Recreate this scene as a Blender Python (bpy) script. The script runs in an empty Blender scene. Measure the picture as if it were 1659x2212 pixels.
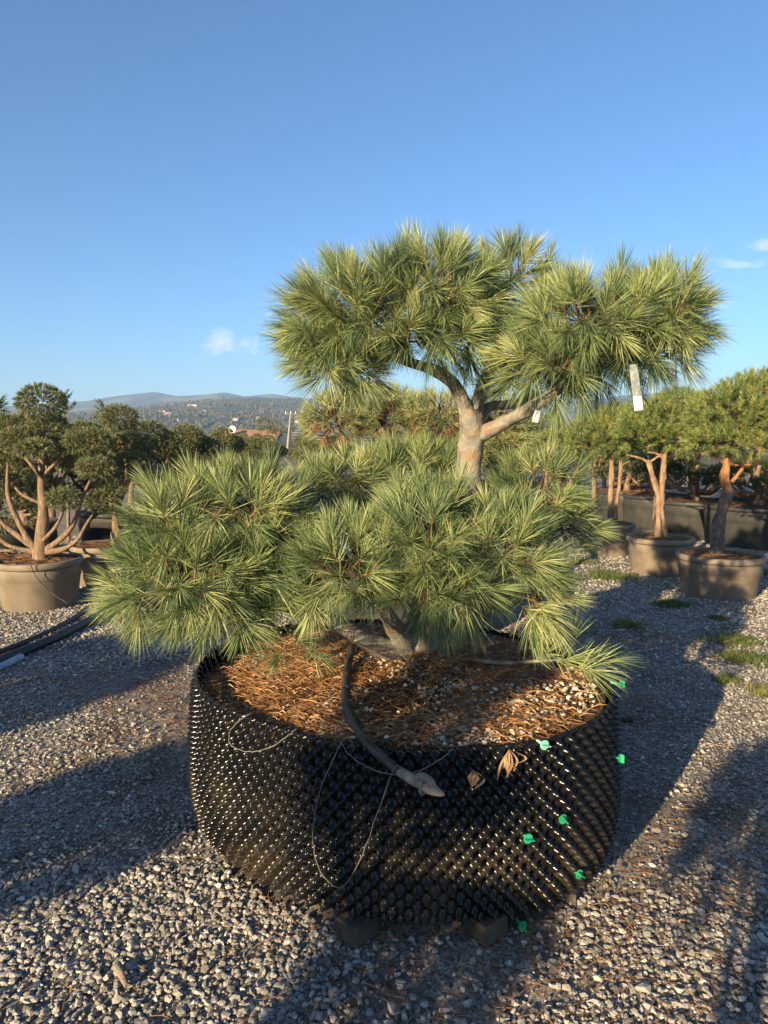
import bpy, math, random
import numpy as np
from mathutils import Vector
R = math.radians
rng = np.random.default_rng(7)
random.seed(7)
sc = bpy.context.scene
col = sc.collection

# ------------------------------------------------------------------ camera
CAM_H, FPX, PW, PH, HORIZ = 1.55, 1535.0, 1659.0, 2212.0, 945.0
PITCH = math.atan((PH/2-HORIZ)/FPX)
cd = bpy.data.cameras.new('camera')
cd.sensor_fit = 'VERTICAL'; cd.sensor_height = 24.0; cd.lens = 24.0*FPX/PH
cd.clip_start = .05; cd.clip_end = 20000
cam = bpy.data.objects.new('camera', cd); col.objects.link(cam)
cam.location = (0, 0, CAM_H); cam.rotation_euler = (math.pi/2-PITCH, 0, 0)
sc.camera = cam

# ------------------------------------------------------------------ sky, sun, exposure
SUN_AZ, SUN_EL = R(215.0), R(15.0)            # compass azimuth from +Y, clockwise
sun_dir = Vector((math.sin(SUN_AZ)*math.cos(SUN_EL), math.cos(SUN_AZ)*math.cos(SUN_EL), math.sin(SUN_EL)))
wd = bpy.data.worlds.new('World'); sc.world = wd; wd.use_nodes = True
nt = wd.node_tree
bg = nt.nodes['Background']
sky = nt.nodes.new('ShaderNodeTexSky'); sky.sky_type = 'NISHITA'; sky.sun_disc = False
sky.sun_elevation = SUN_EL; sky.sun_rotation = SUN_AZ
sky.altitude = 300; sky.air_density = 1.0; sky.dust_density = 1.0; sky.ozone_density = 5.5
nt.links.new(sky.outputs[0], bg.inputs[0]); bg.inputs[1].default_value = 0.076
sl = bpy.data.lights.new('sun', 'SUN'); sl.energy = 5.0; sl.angle = R(.55); sl.color = (1, .785, .48)
sun = bpy.data.objects.new('sun', sl); col.objects.link(sun)
sun.rotation_euler = sun_dir.to_track_quat('Z', 'Y').to_euler(); sun.location = (-20, -30, 30)
vs = sc.view_settings; vs.view_transform = 'Standard'; vs.look = 'None'; vs.gamma = 1; vs.use_curve_mapping = False
vs.exposure = 1.47
sc.cycles.max_bounces = 6; sc.cycles.diffuse_bounces = 3; sc.cycles.glossy_bounces = 2
sc.cycles.transmission_bounces = 3; sc.cycles.transparent_max_bounces = 6; sc.cycles.volume_bounces = 1

# ------------------------------------------------------------------ helpers
CP, SP = math.cos(PITCH), math.sin(PITCH)
def ray(px, py):
    x, y = px-PW/2, py-PH/2
    return np.array([x, FPX*CP-y*SP, -(y*CP+FPX*SP)])
def at(px, py, Y):                       # world point seen at that spot, Y metres ahead
    d = ray(px, py); d = d*(Y/d[1]); return np.array([d[0], Y, CAM_H+d[2]])
def atz(px, py, z=0.0):                  # world point seen at that spot, at height z
    d = ray(px, py); d = d*((z-CAM_H)/d[2]); return np.array([d[0], d[1], z])
def nrm(a): return a/np.maximum(np.linalg.norm(a, axis=-1, keepdims=True), 1e-9)

def vnoise(x, y, s, seed=0):             # value noise on numpy arrays
    x = np.asarray(x)/s; y = np.asarray(y)/s
    xi, yi = np.floor(x).astype(np.int64), np.floor(y).astype(np.int64)
    fx, fy = x-xi, y-yi; fx = fx*fx*(3-2*fx); fy = fy*fy*(3-2*fy)
    def h(a, b):
        v = np.sin(a*127.1+b*311.7+seed*74.7)*43758.5453
        return v-np.floor(v)
    return (h(xi, yi)*(1-fx)+h(xi+1, yi)*fx)*(1-fy)+(h(xi, yi+1)*(1-fx)+h(xi+1, yi+1)*fx)*fy

def mesh(name, V, F, mat, parent=None, smooth=False, tint=None):
    V = np.asarray(V, np.float32).reshape(-1, 3); F = np.asarray(F, np.int32)
    k = F.shape[1]; me = bpy.data.meshes.new(name)
    me.vertices.add(len(V)); me.vertices.foreach_set('co', V.ravel())
    me.loops.add(F.size); me.loops.foreach_set('vertex_index', F.ravel())
    me.polygons.add(len(F)); me.polygons.foreach_set('loop_start', np.arange(0, F.size, k, dtype=np.int32))
    me.update(calc_edges=True)
    me.polygons.foreach_set('use_smooth', np.full(len(F), smooth))
    if tint is not None:
        a = me.attributes.new('tint', 'FLOAT', 'POINT'); a.data.foreach_set('value', np.asarray(tint, np.float32).ravel())
    if mat: me.materials.append(mat)
    o = bpy.data.objects.new(name, me); col.objects.link(o)
    if parent is not None: o.parent = parent; 
    return o
def tag(o, label=None, cat=None, group=None, kind=None):
    for k, v in (('label', label), ('category', cat), ('group', group), ('kind', kind)):
        if v: o[k] = v
    return o
def empty(name, loc=(0, 0, 0), label=None, cat=None, group=None, rz=0):
    o = bpy.data.objects.new(name, None); col.objects.link(o); o.empty_display_size = .1
    o.location = loc; o.rotation_euler = (0, 0, rz)
    return tag(o, label, cat, group)
def dup(root, loc, rz=0, s=1.0, label=None, group=None):
    r = root.copy(); col.objects.link(r); r.location = loc; r.rotation_euler = (0, 0, rz); r.scale = (s, s, s)
    if label: r['label'] = label
    if group: r['group'] = group
    for ch in list(root.children):
        c = ch.copy(); col.objects.link(c); c.parent = r
        for g in list(ch.children):
            d = g.copy(); col.objects.link(d); d.parent = c
    return r

class MB:                                # collects geometry for ONE mesh (triangles)
    def __init__(s): s.V, s.F, s.T, s.n = [], [], [], 0
    def add(s, V, F, t=0.0):
        V = np.asarray(V, float).reshape(-1, 3); F = np.asarray(F, int)
        if F.shape[1] == 4: F = np.vstack([F[:, [0, 1, 2]], F[:, [0, 2, 3]]])
        s.V.append(V); s.F.append(F+s.n); s.n += len(V)
        s.T.append(np.broadcast_to(np.asarray(t, float), (len(V),)))
    def tube(s, P, r, sides=8, t=0.0, caps=True, rough=0.0, seed=1):
        P = np.asarray(P, float); n = len(P)
        r = np.broadcast_to(np.asarray(r, float), (n,))
        T = nrm(np.gradient(P, axis=0)); ref = np.array([0, 0, 1.0]) if abs(T[0, 2]) < .9 else np.array([1.0, 0, 0])
        U = np.zeros_like(P); u = nrm(np.cross(T[0], ref))
        for i in range(n):
            u = nrm(u-T[i]*np.dot(u, T[i])); U[i] = u
        W = np.cross(T, U); a = np.linspace(0, 2*np.pi, sides, endpoint=False)
        rr = np.repeat(r[:, None], sides, 1)
        if rough:
            g = np.random.default_rng(seed); ii, aa = np.meshgrid(np.arange(n), a, indexing='ij')
            rr = rr*(1+rough*(g.random((n, sides))-.5)+rough*.8*np.sin(aa*2+ii*.55+seed)*np.sin(ii*.33+seed*2))
        V = P[:, None]+rr[..., None]*(np.cos(a)[None, :, None]*U[:, None]+np.sin(a)[None, :, None]*W[:, None])
        i, j = np.meshgrid(np.arange(n-1), np.arange(sides), indexing='ij'); j2 = (j+1) % sides
        F = np.stack([i*sides+j, i*sides+j2, (i+1)*sides+j2, (i+1)*sides+j], -1).reshape(-1, 4)
        V = V.reshape(-1, 3)
        tt = np.repeat(np.broadcast_to(np.asarray(t, float), (n,)), sides)
        s.add(V, F, tt)
        if caps:
            for base, c in ((0, P[0]), ((n-1)*sides, P[-1])):
                k = np.arange(sides); ring = V[base:base+sides]
                s.add(np.vstack([ring, c]), np.stack([k, (k+1) % sides, np.full(sides, sides)], 1), tt[base])
    def box(s, c, d, rz=0.0, t=0.0, rx=0.0):
        d = np.asarray(d, float)/2
        q = np.array([[x, y, z] for z in (-1, 1) for y in (-1, 1) for x in (-1, 1)], float)*d
        if rx:
            q = q @ np.array([[1, 0, 0], [0, math.cos(rx), math.sin(rx)], [0, -math.sin(rx), math.cos(rx)]])
        q = q @ np.array([[math.cos(rz), math.sin(rz), 0], [-math.sin(rz), math.cos(rz), 0], [0, 0, 1]])
        s.add(q+np.asarray(c, float), [[0, 2, 3, 1], [4, 5, 7, 6], [0, 1, 5, 4], [2, 6, 7, 3], [0, 4, 6, 2], [1, 3, 7, 5]], t)
    def lathe(s, prof, c=(0, 0, 0), sides=40, t=0.0):
        prof = np.asarray(prof, float); n = len(prof); a = np.linspace(0, 2*np.pi, sides, endpoint=False)
        V = np.stack([prof[:, 0, None]*np.cos(a), prof[:, 0, None]*np.sin(a), np.repeat(prof[:, 1, None], sides, 1)], -1)+np.asarray(c)
        i, j = np.meshgrid(np.arange(n-1), np.arange(sides), indexing='ij'); j2 = (j+1) % sides
        s.add(V, np.stack([i*sides+j, i*sides+j2, (i+1)*sides+j2, (i+1)*sides+j], -1).reshape(-1, 4), t)
    def build(s, name, mat, parent=None, smooth=True):
        return mesh(name, np.vstack(s.V), np.vstack(s.F), mat, parent, smooth, np.concatenate(s.T))
def smooth_path(P, n=24):
    P = np.asarray(P, float); Q = np.vstack([2*P[0]-P[1], P, 2*P[-1]-P[-2]]); out = []
    m = len(P)-1
    for k in np.linspace(0, m, n):
        i = min(int(k), m-1); t = k-i; a, b, c, d = Q[i:i+4]
        out.append(.5*((2*b)+(-a+c)*t+(2*a-5*b+4*c-d)*t*t+(-a+3*b-3*c+d)*t**3))
    return np.array(out)
def limb(mb, P, r, n=20, sides=10, rough=.12, seed=1, t=None):
    Q = smooth_path(P, n); rr = np.interp(np.linspace(0, 1, n), np.linspace(0, 1, len(r)), r)
    mb.tube(Q, rr, sides, t=np.linspace(0, 1, n) if t is None else t, rough=rough, seed=seed); return Q

# ------------------------------------------------------------------ materials
def material(name, rough=.6, spec=.3):
    m = bpy.data.materials.new(name); m.use_nodes = True
    b = m.node_tree.nodes['Principled BSDF']; b.inputs['Roughness'].default_value = rough
    b.inputs['Specular IOR Level'].default_value = spec
    return m, m.node_tree, b
def ramp(t, src, stops):
    r = t.nodes.new('ShaderNodeValToRGB'); e = r.color_ramp.elements
    while len(e) < len(stops): e.new(.5)
    for k, (p, c) in enumerate(stops): e[k].position = p; e[k].color = (*c, 1)
    t.links.new(src, r.inputs[0]); return r.outputs[0]
def noise(t, scale, detail=4, rough=.55, vec=None, coord='Object'):
    n = t.nodes.new('ShaderNodeTexNoise'); n.inputs['Scale'].default_value = scale
    n.inputs['Detail'].default_value = detail; n.inputs['Roughness'].default_value = rough
    if vec is None:
        vec = t.nodes.new('ShaderNodeTexCoord').outputs[coord]
    t.links.new(vec, n.inputs['Vector']); return n.outputs[0]
def attr(t, name='tint'):
    a = t.nodes.new('ShaderNodeAttribute'); a.attribute_name = name; return a.outputs['Fac']
def mix(t, f, a, b, mode='MIX'):
    n = t.nodes.new('ShaderNodeMix'); n.data_type = 'RGBA'; n.blend_type = mode
    for v, i in ((f, 0), (a, 6), (b, 7)):
        if isinstance(v, (int, float)): n.inputs[i].default_value = v
        elif isinstance(v, tuple): n.inputs[i].default_value = (*v, 1)
        else: t.links.new(v, n.inputs[i])
    return n.outputs[2]
def math_(t, op, a, b=0.0):
    n = t.nodes.new('ShaderNodeMath'); n.operation = op
    for v, i in ((a, 0), (b, 1)):
        if isinstance(v, (int, float)): n.inputs[i].default_value = v
        else: t.links.new(v, n.inputs[i])
    return n.outputs[0]
def bump(t, b, h, strength=.3, dist=.01):
    n = t.nodes.new('ShaderNodeBump'); n.inputs['Strength'].default_value = strength; n.inputs['Distance'].default_value = dist
    t.links.new(h, n.inputs['Height']); t.links.new(n.outputs[0], b.inputs['Normal'])
def needle_mat(name, stops, rough=.42, trans=.12):
    m, t, b = material(name, rough, .35)
    c = ramp(t, attr(t), stops); t.links.new(c, b.inputs['Base Color'])
    tr = t.nodes.new('ShaderNodeBsdfTranslucent'); t.links.new(c, tr.inputs[0])
    mx = t.nodes.new('ShaderNodeMixShader'); mx.inputs[0].default_value = trans
    t.links.new(b.outputs[0], mx.inputs[1]); t.links.new(tr.outputs[0], mx.inputs[2])
    t.links.new(mx.outputs[0], t.nodes['Material Output'].inputs['Surface']); return m
def tint_mat(name, stops, rough=.7, spec=.25, nscale=None, namp=.3):
    m, t, b = material(name, rough, spec); f = attr(t)
    if nscale:
        f = math_(t, 'ADD', f, math_(t, 'MULTIPLY', math_(t, 'SUBTRACT', noise(t, nscale), .5), namp))
    t.links.new(ramp(t, f, stops), b.inputs['Base Color']); return m
def noise_mat(name, stops, scale, rough=.7, spec=.25, bstr=0, bscale=None, bdist=.01, detail=5):
    m, t, b = material(name, rough, spec); n = noise(t, scale, detail)
    t.links.new(ramp(t, n, stops), b.inputs['Base Color'])
    if bstr: bump(t, b, noise(t, bscale or scale*2, 6), bstr, bdist)
    return m

M = {}
M['needle'] = needle_mat('long_needles', [(0, (.06, .10, .048)), (.45, (.18, .24, .098)), (.8, (.30, .345, .13)), (1, (.43, .42, .19))])
M['needle_scots'] = needle_mat('scots_needles', [(0, (.05, .085, .03)), (.5, (.14, .19, .055)), (.85, (.24, .26, .07)), (1, (.33, .29, .10))])
M['needle_ball'] = needle_mat('clipped_needles', [(0, (.045, .07, .033)), (.5, (.12, .145, .06)), (.85, (.22, .23, .09)), (1, (.30, .27, .13))])
M['needle_dark'] = needle_mat('dark_needles', [(0, (.016, .028, .014)), (.6, (.04, .058, .022)), (1, (.09, .10, .03))])
M['needle_brown'] = needle_mat('brown_litter', [(0, (.13, .06, .024)), (.5, (.30, .15, .06)), (1, (.46, .27, .12))], .5, .1)
M['twig'] = tint_mat('twig_bark', [(0, (.06, .035, .022)), (.5, (.14, .075, .035)), (1, (.27, .13, .05))], .75)
M['grass'] = needle_mat('weed_grass', [(0, (.05, .08, .025)), (.6, (.14, .18, .05)), (1, (.36, .30, .11))], .5, .25)

def bark(name, stops, scale, stretch=3.0, bstr=.6, bdist=.006, blend=None, rings=False):
    m, t, b = material(name, .8, .2)
    tc = t.nodes.new('ShaderNodeTexCoord'); mp = t.nodes.new('ShaderNodeMapping')
    mp.inputs['Scale'].default_value = (stretch, stretch, 1.0); t.links.new(tc.outputs['Object'], mp.inputs[0])
    n = noise(t, scale, 7, .65, mp.outputs[0]); c = ramp(t, n, stops)
    if blend:                                  # older bark low on the stem, young bark above
        n2 = noise(t, scale*.8, 6, .6, mp.outputs[0])
        f = math_(t, 'ADD', attr(t), math_(t, 'MULTIPLY', math_(t, 'SUBTRACT', noise(t, 6), .5), .35))
        f = math_(t, 'MULTIPLY', math_(t, 'SUBTRACT', f, blend[0]), 8.0)
        n_ = t.nodes.new('ShaderNodeClamp'); t.links.new(f, n_.inputs[0])
        c = mix(t, n_.outputs[0], c, ramp(t, n2, blend[1]))
    if rings:
        mp3 = t.nodes.new('ShaderNodeMapping'); mp3.inputs['Scale'].default_value = (1, 1, 2.6); t.links.new(tc.outputs['Object'], mp3.inputs[0]); n3 = noise(t, 6, 6, .7, mp3.outputs[0]); n3 = ramp(t, n3, [(.54, (0, 0, 0)), (.62, (1, 1, 1))])
        c = mix(t, n3, c, mix(t, noise(t, 60), (.16, .10, .06), (.34, .25, .17)))
    t.links.new(c, b.inputs['Base Color']); bump(t, b, n, bstr, bdist); return m
M['bark_main'] = bark('grey_tan_bark', [(.28, (.10, .09, .072)), (.5, (.215, .20, .165)), (.72, (.33, .315, .265))], 16, 1.0, 1.0, .02, rings=True)
M['bark_scots'] = bark('scots_bark', [(.3, (.06, .048, .04)), (.6, (.16, .12, .095)), (.8, (.24, .19, .15))], 14, 3.0, 1.0, .015,
                       blend=(.5, [(.3, (.16, .075, .035)), (.52, (.31, .145, .065)), (.8, (.42, .23, .12))]))
M['bark_tan'] = bark('tan_pine_bark', [(.3, (.07, .055, .045)), (.6, (.17, .13, .10)), (.8, (.24, .19, .15))], 14, 3.0, 1.0, .015,
                     blend=(.32, [(.3, (.14, .085, .05)), (.52, (.26, .17, .105)), (.8, (.38, .27, .18))]))
M['bark_pale'] = bark('pale_pine_bark', [(.3, (.07, .045, .03)), (.52, (.20, .135, .085)), (.8, (.34, .25, .17))], 14, 3.0, .9, .012)

# ================================================================== GROUND
def ground_mat():
    m, t, b = material('gravel_ground', .9, .15)
    v = t.nodes.new('ShaderNodeTexVoronoi'); v.inputs['Scale'].default_value = 38
    tc = t.nodes.new('ShaderNodeTexCoord'); t.links.new(tc.outputs['Object'], v.inputs['Vector'])
    stone = ramp(t, v.outputs['Color'], [(0, (.13, .11, .09)), (.5, (.27, .245, .21)), (1, (.42, .385, .33))])
    v2 = t.nodes.new('ShaderNodeTexVoronoi'); v2.inputs['Scale'].default_value = 105; t.links.new(tc.outputs['Object'], v2.inputs['Vector'])
    grit = ramp(t, v2.outputs['Color'], [(.05, (.07, .055, .042)), (.4, (.17, .15, .12)), (.95, (.42, .38, .32))])
    soil = mix(t, ramp(t, noise(t, 3, 5), [(.32, (.3, .3, .3)), (.55, (1, 1, 1))]), ramp(t, noise(t, 9, 6), [(.3, (.04, .028, .019)), (.7, (.10, .07, .045))]), grit)
    gap = ramp(t, v.outputs['Distance'], [(.35, (1, 1, 1)), (.62, (0, 0, 0))])
    far = t.nodes.new('ShaderNodeVectorMath'); far.operation = 'LENGTH'; t.links.new(tc.outputs['Object'], far.inputs[0])
    fm = t.nodes.new('ShaderNodeMapRange'); fm.inputs[1].default_value = 4; fm.inputs[2].default_value = 10
    t.links.new(far.outputs['Value'], fm.inputs[0])
    stonef = math_(t, 'MULTIPLY', gap, fm.outputs[0])
    patch = ramp(t, noise(t, .9, 4), [(.35, (.25, .25, .25)), (.6, (1, 1, 1))])
    c = mix(t, math_(t, 'MULTIPLY', stonef, patch), soil, stone)
    fg = t.nodes.new('ShaderNodeMapRange'); fg.inputs[1].default_value = 25; fg.inputs[2].default_value = 60   # fields beyond the yard
    t.links.new(far.outputs['Value'], fg.inputs[0])
    fld = ramp(t, noise(t, .02, 5), [(.35, (.07, .075, .04)), (.5, (.11, .09, .05)), (.65, (.06, .07, .03))])
    c = mix(t, fg.outputs[0], c, fld)
    t.links.new(c, b.inputs['Base Color']); bump(t, b, math_(t, 'ADD', v2.outputs['Distance'], math_(t, 'MULTIPLY', v.outputs['Distance'], 1.5)), -1.0, .02); return m
half = np.concatenate([np.arange(0, 10, .2), np.geomspace(10, 3600, 34)])
gx = np.concatenate([-half[:0:-1], half]); gy = gx.copy()
X, Y = np.meshgrid(gx, gy, indexing='ij')
Zg = np.where(np.hypot(X, Y) < 14, (vnoise(X, Y, 1.3, 3)-.5)*.035+(vnoise(X, Y, .45, 4)-.5)*.012, 0)
ng = len(gx); i, j = np.meshgrid(np.arange(ng-1), np.arange(ng-1), indexing='ij')
F = np.stack([i*ng+j, (i+1)*ng+j, (i+1)*ng+j+1, i*ng+j+1], -1).reshape(-1, 4)
tag(mesh('ground', np.stack([X, Y, Zg], -1), F, ground_mat(), smooth=True), 'gravel covered nursery yard reaching to the far fields', None, None, 'structure')
def gz(x, y): return (vnoise(x, y, 1.3, 3)-.5)*.035+(vnoise(x, y, .45, 4)-.5)*.012

ICO_V = nrm(np.array([[0, s1, s2*1.618] for s1 in (-1, 1) for s2 in (-1, 1)]+[[s1, s2*1.618, 0] for s1 in (-1, 1) for s2 in (-1, 1)]+[[s2*1.618, 0, s1] for s1 in (-1, 1) for s2 in (-1, 1)], float))
def hull_faces(V):
    out = []
    for a in range(len(V)):
        for b_ in range(a+1, len(V)):
            for c in range(b_+1, len(V)):
                n = np.cross(V[b_]-V[a], V[c]-V[a]); d = V @ n-V[a] @ n
                if np.all(d < 1e-6): out.append((a, b_, c))
                elif np.all(d > -1e-6): out.append((a, c, b_))
    return np.array(out)
ICO_F = hull_faces(ICO_V)
def subdiv(V, F):
    V = list(map(tuple, V)); d = {}; G = []
    def mid(a, b):
        k = (min(a, b), max(a, b))
        if k not in d:
            p = (np.array(V[a])+np.array(V[b])); p = p/np.linalg.norm(p); V.append(tuple(p)); d[k] = len(V)-1
        return d[k]
    for a, b, c in F:
        e, f, g = mid(a, b), mid(b, c), mid(c, a); G += [(a, e, g), (e, b, f), (g, f, c), (e, f, g)]
    return np.array(V), np.array(G)
ICO2_V, ICO2_F = subdiv(ICO_V, ICO_F)
OCT_V = nrm(np.array([[1, 0, .1], [.3, .95, 0], [-.9, .3, 0], [-.3, -.95, .1], [.75, -.6, 0], [.1, .1, 1], [0, 0, -1]])); OCT_F = hull_faces(OCT_V)
def stones(P, size, g, base='mid', flat=.62, jit=.30):
    BV, BF = {'lo': (OCT_V, OCT_F), 'mid': (ICO_V, ICO_F), 'hi': (ICO2_V, ICO2_F)}[base]
    S, K = len(P), len(BV)
    # facetted look: cut the ball by a few random planes
    V = np.repeat(BV[None], S, 0)
    for k in range(8):
        n = nrm(g.normal(size=(S, 3))); dmax = .42+.38*g.random((S, 1))
        d = np.einsum('skc,sc->sk', V, n); V = V-np.maximum(d-dmax, 0)[..., None]*n[:, None]
    V = V*(1+jit*.4*(g.random((S, K, 1))-.5))
    sc3 = np.stack([.8+.5*g.random(S), .6+.35*g.random(S), flat*(.7+.5*g.random(S))], 1)*size[:, None]
    V = V*sc3[:, None]
    a = g.random(S)*6.283; tl = (g.random(S)-.5)*.9
    y, z = V[..., 1].copy(), V[..., 2].copy()
    V[..., 1] = y*np.cos(tl)[:, None]-z*np.sin(tl)[:, None]; V[..., 2] = y*np.sin(tl)[:, None]+z*np.cos(tl)[:, None]
    x, y = V[..., 0].copy(), V[..., 1].copy()
    V[..., 0] = x*np.cos(a)[:, None]-y*np.sin(a)[:, None]; V[..., 1] = x*np.sin(a)[:, None]+y*np.cos(a)[:, None]
    V = V+P[:, None]
    F = (BF[None]+(np.arange(S)*K)[:, None, None]).reshape(-1, 3)
    return V.reshape(-1, 3), F, np.repeat(np.clip(g.normal(.5, .22, S), 0, 1), K)
M['stone'] = tint_mat('pale_limestone', [(0, (.09, .08, .07)), (.35, (.24, .22, .19)), (.7, (.38, .35, .30)), (1, (.56, .52, .44))], .85, .2, 90, .35)
POT_C, POT_A, POT_B, POT_ROT = np.array([.05, 2.775]), .835, .72, R(148)
def in_pot(x, y, k=1.0):
    dx, dy = x-POT_C[0], y-POT_C[1]; c, s = math.cos(POT_ROT), math.sin(POT_ROT)
    return ((dx*c+dy*s)/(POT_A*k))**2+((-dx*s+dy*c)/(POT_B*k))**2 < 1
def dirt(x, y):                               # where bare soil and needle litter replace the stones
    d = vnoise(x, y, 1.1, 11)*.6+vnoise(x, y, .35, 12)*.4
    d = d+.32*np.exp(-((x-.30)**2+(y-2.0)**2)/.12)+.10*np.exp(-((x-1.0)**2+(y-2.3)**2)/.12)
    d = d+.15*np.exp(-((x+1.9)**2+(y-4.2)**2)/.5)
    return d
def scatter(y0, y1, dens, g, margin=.5):
    n = int((y1-y0)*((y0+y1)*.56+2*margin)*dens*1.4)
    y = y0+(y1-y0)*g.random(n); hw = y1*.56+margin
    x = (g.random(n)*2-1)*hw; n_keep = np.abs(x) < y*.56+margin
    x, y = x[n_keep], y[n_keep]
    k = ~in_pot(x, y, .93) & (g.random(len(x)) < np.clip((.84-dirt(x, y))*5, .22, 1))
    return x[k], y[k]
g = np.random.default_rng(21); gm = MB()
for y0, y1, dens, base, smin, smax in ((1.3, 1.6, 4300, 'hi', .006, .020), (1.6, 2.45, 5200, 'mid', .0055, .0185), (2.45, 4.6, 3100, 'lo', .0065, .017), (4.6, 7, 1200, 'lo', .011, .022), (7, 11, 480, 'lo', .015, .030)):
    x, y = scatter(y0, y1, dens, g)
    s = smin+(smax-smin)*g.random(len(x))**2.6
    big = g.random(len(x)) < .012; s[big] *= 1.5
    V, F, T = stones(np.stack([x, y, gz(x, y)+s*.25+g.random(len(x))*.004], 1), s, g, base)
    gm.add(V, F, T)
tag(gm.build('gravel', M['stone'], None, False), 'pale crushed limestone gravel strewn over the yard', None, None, 'stuff')

def litter(P, L, g, lift=.012, wd=.0013):
    n = len(P); a = g.random(n)*6.283; d = np.stack([np.cos(a), np.sin(a), (g.random(n)-.4)*.25], 1)
    tw = g.normal(0, .75, n); w = np.stack([-np.sin(a)*np.cos(tw), np.cos(a)*np.cos(tw), np.sin(tw)], 1)*wd; l = L*(.5+.7*g.random(n))[:, None]
    bend = w*(g.random((n, 1))-.5)*18
    A = P+np.array([0, 0, lift]); B = A+d*l*.5+bend+np.array([0, 0, .003]); C = A+d*l
    V = np.stack([A-w, A+w, B+w, B-w, C], 1).reshape(-1, 3); k = np.arange(n)[:, None]*5
    F = np.concatenate([k+[[0, 1, 2]], k+[[0, 2, 3]], k+[[3, 2, 4]]], 1).reshape(-1, 3)
    return V, F, np.repeat(g.random(n), 5)
x, y = scatter(1.3, 6.0, 3000, g, .4); 
x = (g.random(60000)*2-1)*3.4; y = 1.3+4.7*g.random(60000)
k = (np.abs(x) < y*.56+.3) & ~in_pot(x, y, .95) & (g.random(60000) < np.clip((dirt(x, y)-.42)*2.0, .03, .6))
x, y = x[k], y[k]
V, F, T = litter(np.stack([x, y, gz(x, y)+.006], 1), .10, g, .007, .0011)
tag(mesh('needle_litter', V, F, M['needle_brown'], None, False, T*.55), 'dry brown pine needles strewn among the gravel', None, None, 'stuff')

# ================================================================== HILLS, far country
def prof(px, pts): return np.interp(px, [p[0] for p in pts], [p[1] for p in pts])
NEAR = [(-900, 925), (-200, 925), (150, 915), (280, 886), (400, 872), (480, 863), (560, 860), (640, 864), (720, 872), (850, 884), (1000, 886), (1130, 892), (1230, 880), (1330, 863), (1420, 868), (1659, 862), (2600, 880)]
FARR = [(-900, 890), (0, 880), (190, 868), (250, 858), (340, 848), (385, 857), (440, 855), (490, 849), (530, 858), (590, 853), (640, 860), (750, 866), (990, 868), (1130, 871), (1250, 868), (1340, 856), (1420, 850), (1659, 846), (2600, 860)]
def hill(name, pts, Yr, depth, y0, mat, rough, label):
    xs = np.linspace(-Yr*.95, Yr*.95, 300); ys = np.linspace(y0, Yr+depth, 70)
    X, Y = np.meshgrid(xs, ys, indexing='ij')
    h = (HORIZ-prof(X/Yr*FPX+PW/2, pts))/FPX*Yr+CAM_H
    t = np.clip((Y-y0)/(Yr-y0), 0, 1); b = np.clip(1-(Y-Yr)/depth, 0, 1)
    e = np.where(Y < Yr, t**1.25, b*b*(3-2*b))
    n = (vnoise(X, Y, Yr*.12, 5)-.5)*.5+(vnoise(X, Y, Yr*.05, 6)-.5)*.28+(vnoise(X, Y, Yr*.02, 8)-.5)*.12
    Z = h*e+n*h.max()*rough*e*(1-.75*np.clip(1-np.abs(Y-Yr)/(Yr*.1), 0, 1))-2.5*(1-np.clip(t*12, 0, 1))
    nx, ny = X.shape; i, j = np.meshgrid(np.arange(nx-1), np.arange(ny-1), indexing='ij')
    F = np.stack([i*ny+j, (i+1)*ny+j, (i+1)*ny+j+1, i*ny+j+1], -1).reshape(-1, 4)
    o = mesh(name, np.stack([X, Y, Z], -1), F, mat, smooth=True); tag(o, label, None, None, 'structure')
    return xs, ys, Z
def hill_mat(name, a, b_, c_, s):
    m, t, b = material(name, .95, .05)
    n1 = noise(t, s, 6, .6); n2 = noise(t, s*6, 5, .7)
    c = mix(t, ramp(t, n1, [(.4, (0, 0, 0)), (.6, (1, 1, 1))]), a, b_)
    c = mix(t, ramp(t, n2, [(.45, (0, 0, 0)), (.6, (1, 1, 1))]), c, c_)
    v = t.nodes.new('ShaderNodeTexVoronoi'); v.inputs['Scale'].default_value = .011
    t.links.new(t.nodes.new('ShaderNodeTexCoord').outputs['Object'], v.inputs['Vector'])
    pf = ramp(t, v.outputs['Color'], [(.78, (0, 0, 0)), (.80, (1, 1, 1))])
    c = mix(t, math_(t, 'MULTIPLY', pf, .55), c, (.19, .17, .09))
    t.links.new(c, b.inputs['Base Color']); return m
hill('far_hills', FARR, 2700, 500, 1700, hill_mat('far_hill_cover', (.07, .06, .062), (.055, .058, .05), (.085, .07, .066), .003), .05, 'long bare ridge of blue-grey hills under the sky')
hx, hy, hz = hill('near_hills', NEAR, 1500, 400, 520, hill_mat('near_hill_cover', (.075, .085, .045), (.105, .075, .055), (.05, .06, .035), .006), .10, 'wooded brown and olive green hillside dotted with pale farmhouses')
def hill_z(x, y):
    i = np.clip(np.searchsorted(hx, x)-1, 0, len(hx)-2); j = np.clip(np.searchsorted(hy, y)-1, 0, len(hy)-2)
    fx = (x-hx[i])/(hx[i+1]-hx[i]); fy = (y-hy[j])/(hy[j+1]-hy[j])
    return (hz[i, j]*(1-fx)+hz[i+1, j]*fx)*(1-fy)+(hz[i, j+1]*(1-fx)+hz[i+1, j+1]*fx)*fy
g = np.random.default_rng(5); n = 26000
y = 560+930*g.random(n)**.8; x = (g.random(n)*2-1)*y*.66
wood = vnoise(x, y, 120, 9)*.6+vnoise(x, y, 45, 10)*.4
k = g.random(n) < np.clip((wood-.36)*4, .05, 1); x, y = x[k], y[k]
s = 1.8+3.0*g.random(len(x))**2
V, F, T = stones(np.stack([x, y, hill_z(x, y)+s*.5], 1), s, g, 'lo', .95, .8)
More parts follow.
